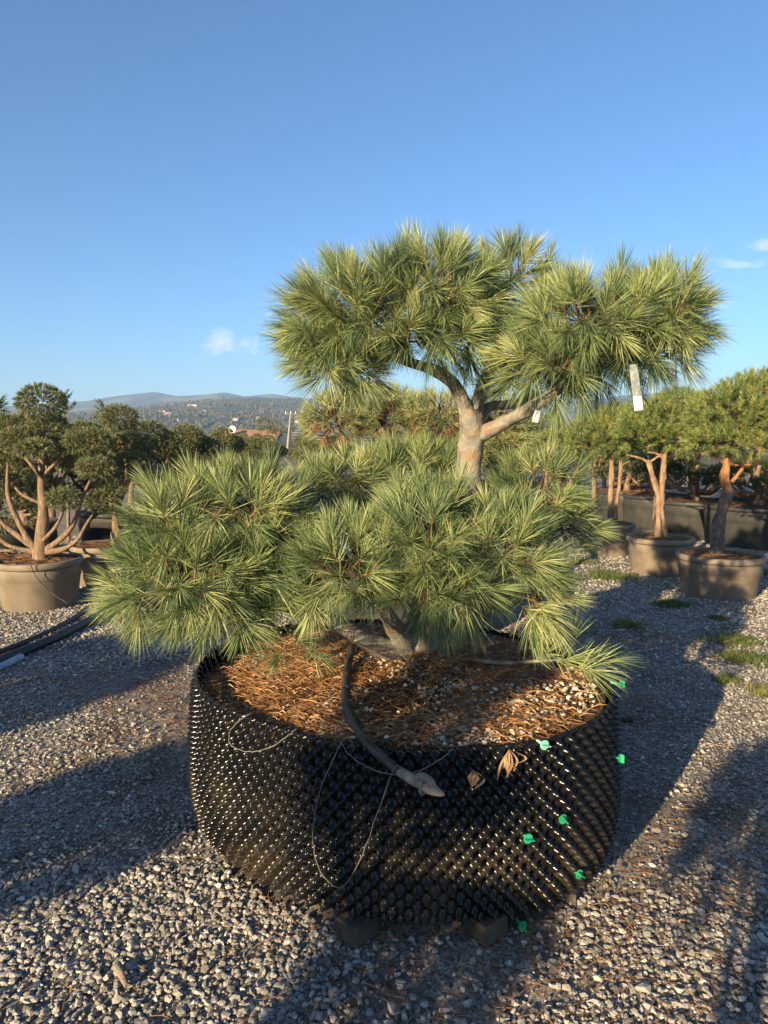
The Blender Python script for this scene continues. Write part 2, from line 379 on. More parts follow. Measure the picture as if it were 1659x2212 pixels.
M['wood'] = tint_mat('far_wood', [(0, (.04, .05, .028)), (.5, (.075, .075, .045)), (1, (.12, .085, .06))], .95, .05)
tag(mesh('forest', V, F, M['wood'], None, False, T), 'scattered woods and olive groves covering the hillside', None, None, 'stuff')
M['house'] = noise_mat('pale_render', [(.3, (.45, .38, .31)), (.7, (.58, .50, .42))], .3, .9)
M['roof'] = noise_mat('terracotta', [(.3, (.22, .11, .07)), (.7, (.34, .19, .12))], .8, .9)
M['window'] = noise_mat('dark_window', [(.3, (.03, .03, .035)), (.7, (.05, .05, .055))], 1, .3, .5)
def house(x, y, w, d, h, rz, label):
    z = float(hill_z(np.array(x), np.array(y)))
    e = empty('farmhouse', (x, y, z-1), label, 'house', 'farmhouses on the hillside', rz)
    b = MB(); b.box((0, 0, (h+1)/2), (w, d, h+1)); b.build('wall', M['house'], e, False)
    r = MB(); o = .5; zt = h+1
    r.add([[-w/2-o, -d/2-o, zt], [w/2+o, -d/2-o, zt], [w/2+o, d/2+o, zt], [-w/2-o, d/2+o, zt], [-w/2-o, 0, zt+d*.22], [w/2+o, 0, zt+d*.22]],
          [[0, 1, 5], [0, 5, 4], [2, 3, 4], [2, 4, 5], [0, 4, 3], [1, 2, 5], [0, 3, 2], [0, 2, 1]])
    r.build('roof', M['roof'], e, False)
    for q in range(max(2, int(w/5))):
        m = MB(); m.box((-w/2+(q+.5)*w/max(2, int(w/5)), -d/2-.02, 1+h*.55), (1.2, .12, 1.6)); m.build('window', M['window'], e, False)
def hill_y_for(py, x_over_y):                 # distance up the slope at which the hillside reaches a given height in the view
    ys = np.linspace(600, 1480, 300); el = (hill_z(x_over_y*ys, ys)-CAM_H)/ys
    k = np.argmax(el > (HORIZ-py)/FPX); return ys[k] if k else 1200.
for px, py, w, lb in ((421, 880, 26, 'long pale farmhouse high on the hillside beside a field'), (356, 893, 18, 'pale farmhouse of a hamlet above the round-headed pines'), (366, 897, 22, 'cream farmhouse of a hamlet above the round-headed pines'),
                      (385, 911, 16, 'low pale farmhouse just above the round-headed pines'), (445, 892, 9, 'tiny pale house below the field'), (512, 909, 14, 'single pale house on the middle slope'),
                      (541, 904, 10, 'small pale house of a pair on the middle slope'), (560, 906, 8, 'small white house of a pair on the middle slope'), (486, 925, 24, 'long pale house low on the slope near the brown roof'),
                      (592, 918, 18, 'pale house behind the umbrella-shaped pine'), (645, 914, 14, 'pale house just behind the utility pole'), (655, 916, 18, 'white house beside the utility pole'), (668, 905, 8, 'tiny orange house above the white house')):
    u = (px-PW/2)/FPX; yy = hill_y_for(py, u); k = yy/1000.
    house(u*yy, yy, w*k*.5, 5*k, 2.9*k, random.uniform(-.3, .3), lb)

# ================================================================== crowns
def tufts(P, A, g, L, N, shoot, W, seg=2, spread=(72, 14), droop=.10, lvar=.3, tvar=.22, t0=.5):
    n = len(P); ref = nrm(g.normal(size=(n, 3))); U = nrm(np.cross(A, ref)); Wv = np.cross(A, U)
    t = g.random((n, N)); th = np.radians(spread[0]+(spread[1]-spread[0])*t**.75+g.normal(0, 9, (n, N))); ph = g.random((n, N))*6.283
    D = np.cos(th)[..., None]*A[:, None]+np.sin(th)[..., None]*(np.cos(ph)[..., None]*U[:, None]+np.sin(ph)[..., None]*Wv[:, None])
    B = P[:, None]+A[:, None]*(shoot*t)[..., None]
    l = L*(1-lvar/2+lvar*g.random((n, N)))[..., None]*(.85+.3*g.random((n, 1, 1)))
    sg = np.array([0, 0, -1.0])
    C = B+D*l+sg*l*droop+A[:, None]*l*.06
    w = nrm(np.cross(D, nrm(g.normal(size=(n, N, 3)))))*W*.5
    tint = np.clip(t0+tvar*g.normal(size=(n, N))+.2*g.normal(size=(n, 1)), 0, 1)
    if seg == 1:
        V = np.stack([B-w, B+w, C], 2).reshape(-1, 3); return V, np.arange(len(V)).reshape(-1, 3), np.repeat(tint.ravel(), 3)
    Mi = B+D*l*.55+sg*l*droop*.25
    V = np.stack([B-w*.7, B+w*.7, Mi+w, Mi-w, C], 2).reshape(-1, 3); k = np.arange(n*N)[:, None]*5
    F = np.concatenate([k+[[0, 1, 2]], k+[[0, 2, 3]], k+[[3, 2, 4]]], 1).reshape(-1, 3)
    return V, F, np.repeat(tint.ravel(), 5)
def fib(n, g):
    k = np.arange(n)+.5; z = 1-2*k/n; a = k*2.39996+g.random()*6.28; r = np.sqrt(1-z*z)
    return np.stack([r*np.cos(a), r*np.sin(a), z], 1)
def pad_points(lobes, g, spacing, up, lo, inner=True, wild=.35, scales=(1.0, .6), gap=0.0):
    P, A, O = [], [], []
    for q, (c, r) in enumerate(lobes):
        c, r = np.asarray(c), np.asarray(r)
        for sh, sp in ((scales[0], 1.0), (scales[1], 1.5)) if inner else ((scales[0], 1.0),):
            p_ = 1.6; a = (r*sh)**p_; area = 4*np.pi*((a[0]*a[1]+a[0]*a[2]+a[1]*a[2])/3)**(1/p_)
            n = max(6, int(area/(spacing*sp)**2)); d = fib(n, g)+g.normal(0, .12, (n, 3)); d = nrm(d)
            d = d[(d[:, 2] > lo) | (g.random(n) < .18)]
            p = c+d*r*sh*(.9+.18*g.random((len(d), 1))); nr = nrm(d/r)
            keep = np.ones(len(p), bool)
            for q2, (c2, r2) in enumerate(lobes):
                if q2 != q: keep &= (((p-c2)/np.asarray(r2))**2).sum(1) > .62
            if gap: keep &= vnoise(p[:, 0]+p[:, 2]*.7, p[:, 1]*.8+p[:, 2], .11, 51+q) > gap
            p, nr = p[keep], nr[keep]
            P.append(p); A.append(nrm(nr+np.array([0, 0, up])+g.normal(0, wild, p.shape))); O.append(np.repeat(c[None], len(p), 0))
    return np.vstack(P), np.vstack(A), np.vstack(O)
def crown(parent, lobes, mat, seed, spacing, L, N, shoot, W, seg=2, up=.3, lo=-.55, twig_r=.0028, twig_step=1, extra=None, name='crown', inner=True, wild=.35, origin=(0, 0, 0), gap=0.0, **kw):
    g = np.random.default_rng(seed); P, A, O = pad_points(lobes, g, spacing, up, lo, inner, wild, gap=gap)
    if extra is not None:
        P = np.vstack([P, extra[0]]); A = np.vstack([A, nrm(np.asarray(extra[1], float))]); O = np.vstack([O, np.asarray(extra[0])-nrm(np.asarray(extra[1], float))*.15])
    V, F, T = tufts(P, A, g, L, N, shoot, W, seg, **kw); og = np.asarray(origin)
    o = mesh(name, V-og, F, mat, parent, False, T)
    if twig_step:
        S = P[::twig_step]; n = len(S); E_ = S+A[::twig_step]*shoot*1.05; O2 = S+(O[::twig_step]-S)*.65
        Mi = S-A[::twig_step]*np.linalg.norm(O2-S, axis=1)[:, None]*.35
        a = np.array([0, 2.094, 4.189]); V = []
        ax = nrm(E_-O2); u = nrm(np.cross(ax, nrm(np.ones((n, 3))+g.normal(0, .3, (n, 3))))); w = np.cross(ax, u)
        for Q, rr in ((O2, 1.5), (Mi, 1.2), (S, 1.0), (E_, .9)):
            V.append(Q[:, None]+twig_r*rr*(np.cos(a)[None, :, None]*u[:, None]+np.sin(a)[None, :, None]*w[:, None]))
        V = np.stack(V, 1).reshape(-1, 3); k = (np.arange(n)*12)[:, None]; fs = []
        for s_ in range(3):
            for b_ in range(3):
                c0, c1 = s_*3+b_, s_*3+(b_+1) % 3; fs += [[c0, c1, c1+3], [c0, c1+3, c0+3]]
        fs += [[9, 10, 11]]
        F = (k[:, :, None]+np.array(fs)[None]).reshape(-1, 3)
        T = np.tile(np.repeat([.1, .3, .7, 1.0], 3), n)+np.repeat(g.normal(0, .12, n), 12)
        mesh('twig_cluster', V-og, F, M['twig'], o, False, T)
    return o

# ================================================================== BIG DIMPLED POT
RIM_Z, BASE_Z = .632, .066
def ell(t, k=1.0, off=0.0):
    c, s = math.cos(POT_ROT), math.sin(POT_ROT)
    x, y = (POT_A*k+off)*np.cos(t), (POT_B*k+off)*np.sin(t)
    return np.stack([POT_C[0]+x*c-y*s, POT_C[1]+x*s+y*c], -1)
_t = np.linspace(0, 2*np.pi, 4001); _p = ell(_t); _s = np.concatenate([[0], np.cumsum(np.linalg.norm(np.diff(_p, axis=0), axis=1))]); PERIM = _s[-1]
def wall_scale(v):                          # v = 0 at the base, 1 at the rim: slight belly, tucked in at the foot
    return np.interp(v, [0, .06, .2, .45, .75, 1], [.980, 1.0, 1.025, 1.032, 1.018, .998])
def on_pot(px, py, off=0.0):                # where the view line meets the wall (offset outwards)
    d = ray(px, py); lo = None
    for q in np.linspace(1.2, 3.6, 2400):
        p = np.array([0, 0, CAM_H])+d*(q/d[1]); v = (p[2]-BASE_Z)/(RIM_Z-BASE_Z)
        k = float(wall_scale(np.clip(v, 0, 1)))+off/.77
        if in_pot(p[0], p[1], k): return p
    return p
M['hdpe'] = None
def pot_mat():
    m, t, b = material('black_moulded_plastic', .26, .3)
    n = noise(t, 5, 6, .65); n2 = noise(t, 120, 3)
    f = math_(t, 'MULTIPLY', ramp(t, n, [(.42, (0, 0, 0)), (.68, (1, 1, 1))]), ramp(t, n2, [(.35, (.1, .1, .1)), (.65, (1, 1, 1))]))
    sep = t.nodes.new('ShaderNodeSeparateXYZ'); t.links.new(t.nodes.new('ShaderNodeTexCoord').outputs['Object'], sep.inputs[0])
    low = t.nodes.new('ShaderNodeMapRange'); low.inputs[1].default_value = .42; low.inputs[2].default_value = .10; low.inputs[3].default_value = .06; low.inputs[4].default_value = 1.0
    t.links.new(sep.outputs[2], low.inputs[0])
    f = math_(t, 'MULTIPLY', f, low.outputs[0])      # splashed earth dried on the lower part
    f = math_(t, 'MULTIPLY', f, .5)
    c = mix(t, f, (.006, .006, .006), (.13, .095, .055))
    t.links.new(c, b.inputs['Base Color'])
    r = math_(t, 'ADD', .19, math_(t, 'MULTIPLY', f, .6)); t.links.new(r, b.inputs['Roughness']); return m
M['hdpe'] = pot_mat()
pot = empty('air_pruning_pot', (POT_C[0], POT_C[1], BASE_Z), 'huge black dimpled plastic planter with green bolts holding the big pine', 'plant pot')
og = np.array([POT_C[0], POT_C[1], BASE_Z])
NP, NV, SPP = 96, 9, 12
nu, nv = NP*SPP, NV*SPP+SPP//2
ua = np.arange(nu)/SPP; va = np.arange(nv+1)/SPP
tt = np.interp(ua/NP*PERIM, _s, _t)
A_, B_ = np.meshgrid(ua, va, indexing='ij')
egg = np.cos(2*np.pi*A_)*np.cos(2*np.pi*B_)
hgt = np.maximum(egg, 0)**1.6*.023-np.maximum(-egg, 0)**1.2*.012
fade = np.clip((va.max()-B_)*6, 0, 1); hgt = hgt*fade
base2 = ell(tt); k_ = wall_scale(va/va.max())
Pxy = POT_C+(base2-POT_C)[:, None]*k_[None, :, None]
dv = np.gradient(base2, axis=0); nn = nrm(np.stack([dv[:, 1], -dv[:, 0]], 1))
lump = (vnoise(np.cos(tt)*3+5, np.sin(tt)*3+5, .9, 2)-.5)*.02
Pxy = Pxy+nn[:, None]*(hgt+lump[:, None])[..., None]
rimw = (vnoise(np.cos(tt)*4+9, np.sin(tt)*4+9, .5, 14)-.5)*.016
Zw = BASE_Z+(RIM_Z-BASE_Z)*(B_/va.max())+rimw[:, None]*(B_/va.max())
V = np.concatenate([Pxy, Zw[..., None]], -1)
i, j = np.meshgrid(np.arange(nu), np.arange(nv), indexing='ij'); i2 = (i+1) % nu
F = np.stack([i*(nv+1)+j, i2*(nv+1)+j, i2*(nv+1)+j+1, i*(nv+1)+j+1], -1).reshape(-1, 4)
eg = egg[:, :]; fe = np.minimum.reduce([eg[i, j], eg[i2, j], eg[i, j+1], eg[i2, j+1]]).reshape(-1)
fm = np.maximum.reduce([eg[i, j], eg[i2, j], eg[i, j+1], eg[i2, j+1]]).reshape(-1)
F = F[~((fm < -.68))]                           # open breathing holes in the inward cones
mesh('wall', V.reshape(-1, 3)-og, F, M['hdpe'], pot, True)
# soil
def soil_z(x, y):
    dx, dy = x-POT_C[0], y-POT_C[1]; c, s = math.cos(POT_ROT), math.sin(POT_ROT)
    r = np.sqrt(((dx*c+dy*s)/POT_A)**2+((-dx*s+dy*c)/POT_B)**2)
    z = .600+.055*np.exp(-((x-.12)**2+(y-2.95)**2)/.09)+(vnoise(x, y, .25, 31)-.5)*.022+(vnoise(x, y, .07, 32)-.5)*.010
    z = z-.055*np.clip((-.25-x)*1.9, 0, 1)*np.clip((r-.45)*2, 0, 1)          # sunk towards the side without roots
    return z+.018*np.clip((r-.8)*4, 0, 1)*(y < 2.6)
rr_ = np.linspace(0, 1, 70)**.8; ta = np.linspace(0, 2*np.pi, 180, endpoint=False)
E0 = ell(ta, 1, -.022); Sx = POT_C+(E0-POT_C)[None]*rr_[:, None, None]
Sz = soil_z(Sx[..., 0], Sx[..., 1])
Vs = np.concatenate([Sx, Sz[..., None]], -1)
Vb = np.concatenate([POT_C+(E0-POT_C)*.955, np.full((180, 1), BASE_Z+.01)], 1)
Vs = np.concatenate([Vs.reshape(-1, 3), Vb])
i, j = np.meshgrid(np.arange(70), np.arange(180), indexing='ij'); j2 = (j+1) % 180
F = np.stack([i*180+j, (i+1)*180+j, (i+1)*180+j2, i*180+j2], -1).reshape(-1, 4)
M['soil'] = noise_mat('bark_soil', [(.3, (.06, .034, .018)), (.5, (.13, .072, .036)), (.7, (.21, .125, .065))], 40, .95, .1, 1.0, 70, .03)
soil = tag(mesh('potting_soil', Vs-og, F, M['soil'], pot, True))
g = np.random.default_rng(77)
def soil_pts(n, dens=None):
    t = g.random(n)*6.283; r = np.sqrt(g.random(n))*.97; p = POT_C+(ell(t, 1, -.03)-POT_C)*r[:, None]
    if dens is not None: p = p[g.random(len(p)) < dens(p[:, 0], p[:, 1])]
    return p
p = soil_pts(11000, lambda x, y: np.clip((vnoise(x, y, .3, 41)-.25)*1.3, .06, 1)*np.where(x < -.25, .5, 1))
s = .004+.0095*g.random(len(p))**2.0
V, F, T = stones(np.concatenate([p, soil_z(p[:, 0], p[:, 1])[:, None]+s[:, None]*.5+.006], 1), s, g, 'mid', .75)
M['pumice'] = tint_mat('pale_pumice', [(0, (.30, .25, .18)), (.6, (.52, .46, .37)), (1, (.66, .60, .50))], .9, .15, 120, .3)
tag(mesh('pumice', V-og, F, M['pumice'], soil, False, T), None, None, None, 'stuff')
p = soil_pts(60000, lambda x, y: np.clip((vnoise(x, y, .35, 43)-.2)*1.6, .15, 1)*np.where((x > -.05) & (y < 2.65), .28, 1))
V, F, T = litter(np.concatenate([p, soil_z(p[:, 0], p[:, 1])[:, None]], 1), .085, g, .009, .0019)
tag(mesh('needle_litter', V-og, F, M['needle_brown'], soil, False, T), None, None, None, 'stuff')
# green bolts
M['green'] = noise_mat('green_plastic', [(.3, (.018, .27, .12)), (.7, (.03, .36, .17))], 30, .4, .4)
M['pale_green'] = noise_mat('pale_green_plastic', [(.3, (.20, .48, .38)), (.7, (.28, .58, .48))], 30, .4, .4)  # lighter green, first bolt only
for q, (px, py) in enumerate([(1174, 1608), (1338, 1477), (1337, 1637), (1214, 1768), (1139, 1810), (1249, 1887), (1127, 1998)]):
    p = on_pot(px, py, .022); n2 = nrm(np.array([(p[0]-POT_C[0])/POT_A**2, (p[1]-POT_C[1])/POT_B**2, 0]))
    b = MB(); b.tube([p-n2*.03, p-n2*.004, p+n2*.004], [.005, .005, .015], 14); b.tube([p+n2*.004, p+n2*.006], [.0155, .0155], 16)
    side = nrm(np.cross(n2, [0, 0, 1])); a = (.2, 1.1, 1.5, .9, .15, .7, 1.2)[q]
    w = side*math.cos(a)+np.array([0, 0, 1])*math.sin(a); h = np.cross(n2, w)
    c = p+n2*.012
    qv = [c+sx*w*.015+sy*h*.0018+sz*n2*.007 for sz in (-1, 1) for sy in (-1, 1) for sx in (-1, 1)]
    b.add(qv, [[0, 2, 3, 1], [4, 5, 7, 6], [0, 1, 5, 4], [2, 6, 7, 3], [0, 4, 6, 2], [1, 3, 7, 5]])
    b.V = [v-og for v in b.V]
    o = b.build('bolt', M['pale_green' if q == 0 else 'green'], pot, False)
    if q == 0: o['label'] = 'pale green bolt near the rim'

# timber blocks carrying the pot
M['timber'] = noise_mat('weathered_timber', [(.3, (.05, .04, .03)), (.7, (.13, .105, .08))], 12, .9, .1, .4, 60, .004)
for px, py, dx, rz, w, lb in ((757, 2052, 0, R(48), .10, 'weathered timber block with a sharp corner under the pot front'), (1072, 2046, 0, R(40), .10, 'timber block under the pot near the lowest green bolt'), (1258, 1948, 0, R(62), .08, 'timber block peeping out below the pot near the gravel')):
    c = atz(px, py, .0); e = nrm(np.array([POT_C[0]-c[0], POT_C[1]-c[1], 0])); c = c+e*w*.72
    b = MB(); b.box((0, 0, .035), (w, w, .07), rz)
    o = b.build('timber_block', M['timber'], None, False); o.location = (c[0], c[1], -.004); tag(o, lb, 'timber block', 'blocks under the pot')
c = np.array([.05, 3.15]); b = MB(); b.box((0, 0, .035), (.6, .12, .07), .2); o = b.build('timber_beam', M['timber'], None, False); o.location = (c[0], c[1], -.004); tag(o, 'timber beam lying under the rear of the big pot', 'timber beam')

# ================================================================== MAIN PINE
base = at(890, 1402, 2.93)
pine = empty('pine_tree', tuple(base), 'big cloud-pruned pine with long grey-green needles in the dimpled pot', 'tree')
def px_lobes(rows):
    out = []
    for px, py, rx, ry, Yd, dep in rows:
        s = Yd/FPX; m = .099
        out.append((at(px, py, Yd), (max(rx*s-m, .04), max(dep-m, .05), max(ry*s-m*.8, .035))))
    return out
wood_mb = MB()
trunk_pts = [at(892, 1425, 2.93), at(893, 1395, 2.93), at(905, 1330, 2.95), at(950, 1210, 2.99), at(1000, 1085, 3.0), at(1012, 1010, 3.0), at(1018, 945, 3.0), at(1019, 905, 3.0), at(1017, 885, 3.0)]
limb(wood_mb, [q-base for q in trunk_pts], [.115, .082, .068, .062, .054, .051, .053, .052, .044], 46, 18, .10, 3)
wood_mb.build('trunk', M['bark_main'], pine)
def br(pts, r, seed, n=26, sides=12):
    b = MB(); limb(b, [at(*q)-base for q in pts], r, n, sides, .12, seed); return b.build('branch', M['bark_main'], pine)
br([(1014, 905, 3.0), (1000, 868, 3.0), (978, 828, 2.99), (940, 800, 2.97), (890, 785, 2.94), (820, 760, 2.9), (740, 770, 2.86)], [.038, .030, .027, .024, .02, .015, .01], 5)
br([(1024, 900, 3.02), (1038, 850, 3.04), (1056, 800, 3.07), (1085, 730, 3.1), (1110, 650, 3.15)], [.036, .028, .026, .02, .012], 6)
br([(1022, 948, 3.0), (1060, 928, 2.97), (1110, 902, 2.92), (1155, 876, 2.88), (1220, 830, 2.84), (1310, 770, 2.8), (1420, 740, 2.78)], [.040, .032, .027, .026, .022, .018, .01], 7)
br([(1025, 905, 3.02), (1060, 878, 3.1), (1110, 872, 3.2), (1170, 850, 3.25)], [.03, .022, .02, .012], 8)
br([(885, 1412, 2.9), (835, 1402, 2.84), (790, 1382, 2.78), (735, 1350, 2.72), (660, 1320, 2.72), (560, 1290, 2.66), (450, 1240, 2.62)], [.05, .044, .038, .034, .028, .022, .014], 9)
br([(880, 1405, 2.88), (858, 1365, 2.8), (835, 1325, 2.72), (800, 1260, 2.65)], [.05, .038, .032, .02], 10)
br([(915, 1410, 2.92), (935, 1370, 2.85), (960, 1310, 2.72), (1000, 1230, 2.62)], [.05, .045, .035, .02], 11)
br([(640, 1318, 2.72), (600, 1240, 2.68), (540, 1150, 2.66), (500, 1080, 2.65)], [.024, .02, .017, .01], 12)
br([(935, 1250, 2.98), (900, 1150, 3.1), (860, 1050, 3.25), (840, 990, 3.3)], [.03, .026, .02, .012], 13)
br([(950, 1220, 2.99), (1040, 1160, 3.05), (1120, 1110, 3.12), (1170, 1080, 3.15)], [.03, .024, .018, .01], 14)
b = MB(); limb(b, [q-base for q in (atz(925, 1425, .63), atz(1010, 1425, .65), atz(1090, 1432, .665), at(1160, 1428, 2.52), at(1240, 1424, 2.46))], [.012, .010, .008, .006, .004], 20, 8, .12, 15); b.build('branch', M['bark_main'], pine)
NK = dict(spacing=.064, L=.112, N=90, shoot=.06, W=.0022, seg=2, spread=(62, 8), wild=.27, gap=.27)
def pad(rows, seed, up=.3, lo=-.6, extra=None, **kw):
    k = dict(NK); k.update(kw); return crown(pine, px_lobes(rows), M['needle'], seed, up=up, lo=lo, extra=extra, origin=base, **k)
def ex(rows):
    P = np.array([at(px, py, Yd) for px, py, Yd, _ in rows]); return P, np.array([a for *_, a in rows], float)
pad([(800, 695, 185, 122, 2.9, .36), (930, 660, 160, 118, 2.95, .38), (690, 770, 85, 85, 2.85, .24), (885, 735, 200, 70, 2.8, .26), (745, 800, 110, 55, 2.9, .26)], 101,
    extra=ex([(882, 555, 2.9, (-.05, 0, 1)), (893, 600, 2.85, (.1, -.2, 1)), (728, 595, 2.85, (-.45, 0, 1)), (805, 595, 2.9, (-.1, 0, 1)), (640, 740, 2.85, (-1, 0, .25)), (655, 700, 2.9, (-.9, 0, .5)), (990, 590, 2.9, (.1, -.1, 1)), (860, 590, 2.8, (0, -.3, 1))]))
pad([(1105, 620, 105, 85, 3.25, .28), (1050, 680, 90, 80, 3.15, .25)], 102, extra=ex([(1120, 560, 3.25, (0, 0, 1)), (1045, 575, 3.2, (-.1, 0, 1)), (1180, 590, 3.2, (.2, 0, 1))]))
pad([(1270, 712, 170, 105, 2.70, .34), (1405, 695, 115, 98, 2.74, .34), (1180, 790, 120, 80, 2.66, .26), (1375, 762, 140, 60, 2.76, .30), (1290, 795, 110, 55, 2.76, .28)], 103,
    extra=ex([(1340, 622, 2.78, (0, 0, 1)), (1432, 620, 2.8, (.1, 0, 1)), (1265, 645, 2.72, (-.1, 0, 1)), (1465, 660, 2.8, (1, 0, .5)), (1468, 705, 2.8, (1, 0, .1)), (1200, 850, 2.72, (-.1, -.5, -1)), (1250, 830, 2.7, (.1, -.6, -.8))]))
pad([(1110, 835, 75, 60, 3.3, .2)], 104)
pad([(525, 1100, 160, 82, 2.68, .34), (400, 1130, 112, 95, 2.62, .3), (600, 1165, 95, 80, 2.65, .28)], 105,
    extra=ex([(585, 1040, 2.66, (.05, 0, 1)), (490, 1050, 2.68, (0, 0, 1)), (420, 1055, 2.66, (-.2, 0, 1)), (345, 1075, 2.64, (-.6, 0, .8)), (640, 1085, 2.68, (.3, 0, 1))]))
pad([(425, 1235, 180, 108, 2.55, .34), (315, 1278, 95, 68, 2.55, .26), (480, 1312, 140, 62, 2.52, .28), (600, 1275, 100, 85, 2.6, .28), (560, 1215, 110, 80, 2.55, .25)], 106, lo=-.7,
    extra=ex([(285, 1300, 2.52, (-1, -.1, .1)), (290, 1270, 2.55, (-1, 0, .3)), (470, 1290, 2.36, (0, -.8, -.5)), (450, 1320, 2.4, (-.1, -.6, -.8)), (340, 1310, 2.45, (-.6, -.4, -.5))]))
pad([(770, 1215, 165, 105, 2.5, .32), (930, 1175, 160, 125, 2.55, .36), (1075, 1200, 150, 125, 2.6, .36), (925, 1265, 180, 80, 2.47, .32), (700, 1270, 105, 65, 2.5, .25), (1135, 1275, 90, 85, 2.62, .28)], 107, lo=-.5,
    extra=ex([(900, 1070, 2.6, (0, 0, 1)), (870, 1085, 2.58, (-.2, 0, 1)), (990, 1080, 2.6, (.1, 0, 1)), (1140, 1340, 2.55, (.2, -.6, -.6)), (1190, 1290, 2.58, (1, -.2, 0)), (1130, 1310, 2.5, (.5, -.6, -.3)), (1010, 1310, 2.45, (.1, -.6, -.8)), (960, 1320, 2.46, (0, -.6, -.8))]))
pad([(765, 1040, 120, 62, 3.25, .3), (895, 1022, 120, 70, 3.3, .32), (690, 1060, 80, 60, 3.2, .22), (960, 1050, 80, 90, 3.2, .22)], 108, extra=ex([(825, 1010, 3.3, (0, 0, 1)), (700, 1040, 3.25, (-.5, 0, 1))]))
pad([(1160, 1075, 130, 95, 3.12, .3), (1215, 1140, 90, 70, 3.1, .25)], 109, extra=ex([(1240, 1140, 3.05, (1, 0, .2)), (1100, 1020, 3.1, (-.2, 0, 1)), (1180, 1010, 3.1, (.2, 0, 1))]))
# low sprays on the soil
def spray(rows, seed, label):
    P, A = ex(rows); g = np.random.default_rng(seed); V, F, T = tufts(P, nrm(A), g, .115, 60, .07, .0023, 2); o = mesh('crown', V-base, F, M['needle'], pine, False, T); o['label'] = label
spray([(1160, 1425, 2.52, (.4, -.4, .5)), (1200, 1428, 2.45, (.6, -.5, .2)), (1230, 1408, 2.5, (.3, .2, .9)), (1250, 1425, 2.46, (.9, -.1, .2)), (1245, 1440, 2.4, (.6, -.6, 0)), (1280, 1428, 2.42, (1, -.1, .05)), (1180, 1405, 2.58, (0, 0, 1))], 201, 'low green spray reaching over the pot rim')
spray([(640, 1385, 2.5, (.5, -.6, .1)), (610, 1410, 2.45, (-.2, -.7, -.1)), (660, 1405, 2.45, (.7, -.6, -.1)), (640, 1370, 2.55, (.2, -.3, .5)), (600, 1400, 2.5, (-.6, -.5, .1))], 202, 'small green spray hanging just above the soil')

# tags
M['card'] = noise_mat('white_card', [(.3, (.74, .72, .68)), (.7, (.80, .78, .74))], 20, .5, .3)
M['sleeve'] = noise_mat('grey_film', [(.3, (.10, .115, .11)), (.7, (.26, .285, .28))], 60, .25, .5)
M['ink'] = noise_mat('grey_print', [(.3, (.10, .10, .10)), (.7, (.2, .2, .2))], 50, .6)
M['string'] = noise_mat('pale_string', [(.3, (.45, .42, .36)), (.7, (.6, .56, .48))], 60, .8)
Yt = 2.70; c0, c1 = at(1158, 886, Yt), at(1164, 911, Yt); s = Yt/FPX
t1 = empty('plant_tag', tuple(c0), 'white card tag tied to the bare branch by a string', 'plant tag', 'tags on the big pine')
b = MB(); m_ = (c0+c1)/2-c0; b.box(m_, (13*s, .0016, np.linalg.norm(c1-c0)), 0); o = b.build('card', M['card'], t1, False); o.rotation_euler = (0, R(12), R(8))
b = MB(); b.tube(smooth_path([np.array(at(1150, 872, Yt+.10))-c0, np.array(at(1147, 882, Yt-.02))-c0, (0, 0, .002), (.004, 0, -.006)], 10), .0011, 6); b.build('string', M['string'], t1)
Yt = 2.47; c0 = at(1369, 800, Yt); c1 = at(1380, 886, Yt); s = Yt/FPX
t2 = empty('plant_tag', tuple(c0), 'long film sleeve tag with white end hanging from the upper needles', 'plant tag', 'tags on the big pine')
d = nrm(c1-c0); Ln = np.linalg.norm(c1-c0); wv = np.array([8*s, -.004, .0015])
def strip(a, b_, th):
    q = []
    for k in (a, b_):
        for sg in (-1, 1):
            for td in (-1, 1): q.append(d*Ln*k+wv*sg+np.array([0, td*th, 0]))
    return q, [[0, 2, 3, 1], [4, 5, 7, 6], [0, 1, 5, 4], [2, 6, 7, 3], [0, 4, 6, 2], [1, 3, 7, 5]]
b = MB(); b.add(*strip(-.15, .66, .0006)); b.build('sleeve', M['sleeve'], t2, False)
b = MB(); b.add(*strip(.655, 1.0, .0009)); cd_ = b.build('card', M['card'], t2, False)
b = MB()
for k, w in ((.72, .5), (.75, .35), (.83, .3), (.86, .45), (.89, .3)):
    q = [d*Ln*(k+e)+wv*w*sg+np.array([0, -.0016, 0]) for e in (0, .012) for sg in (-1, 1)]; b.add(q, [[0, 1, 3, 2]])
b.build('print', M['ink'], cd_, False)

# irrigation hose with folded end, thin drip lines
M['hose'] = noise_mat('dull_black_hose', [(.3, (.018, .017, .016)), (.7, (.06, .052, .042))], 30, .5, .4)
M['hose_end'] = noise_mat('dusty_grey_hose', [(.3, (.13, .115, .09)), (.7, (.26, .23, .18))], 40, .7, .25)
def rim_pt(px, py, z): return atz(px, py, z)
hp = [atz(764, 1375, .74), atz(760, 1405, .69), atz(750, 1450, .645), atz(744, 1490, .625), atz(748, 1530, .622), atz(768, 1575, .63), atz(800, 1612, .648), at(840, 1648, 1.985), at(880, 1677, 1.93), at(918, 1697, 1.89)]
hz0 = hp[0]; hose = empty('irrigation_hose', tuple(hz0), 'black irrigation hose hanging over the pot rim with a folded dusty end', 'hose')
Q = smooth_path(hp, 60); b = MB(); b.tube(Q[:52]-hz0, .0135, 12, rough=.03); b.build('hose_pipe', M['hose'], hose)
b = MB(); b.tube(Q[50:]-hz0, np.linspace(.0145, .016, 10), 12, rough=.04)
e = Q[-1]-hz0; dd = nrm(Q[-1]-Q[-4])
b.tube([e, e+dd*.02, e+dd*.055, e+dd*.066], [.0175, .018, .009, .003], 12, rough=.08); fe_ = b.build('folded_end', M['hose_end'], hose)
b = MB(); nu_ = np.array([0, -.2, 1.0]); 
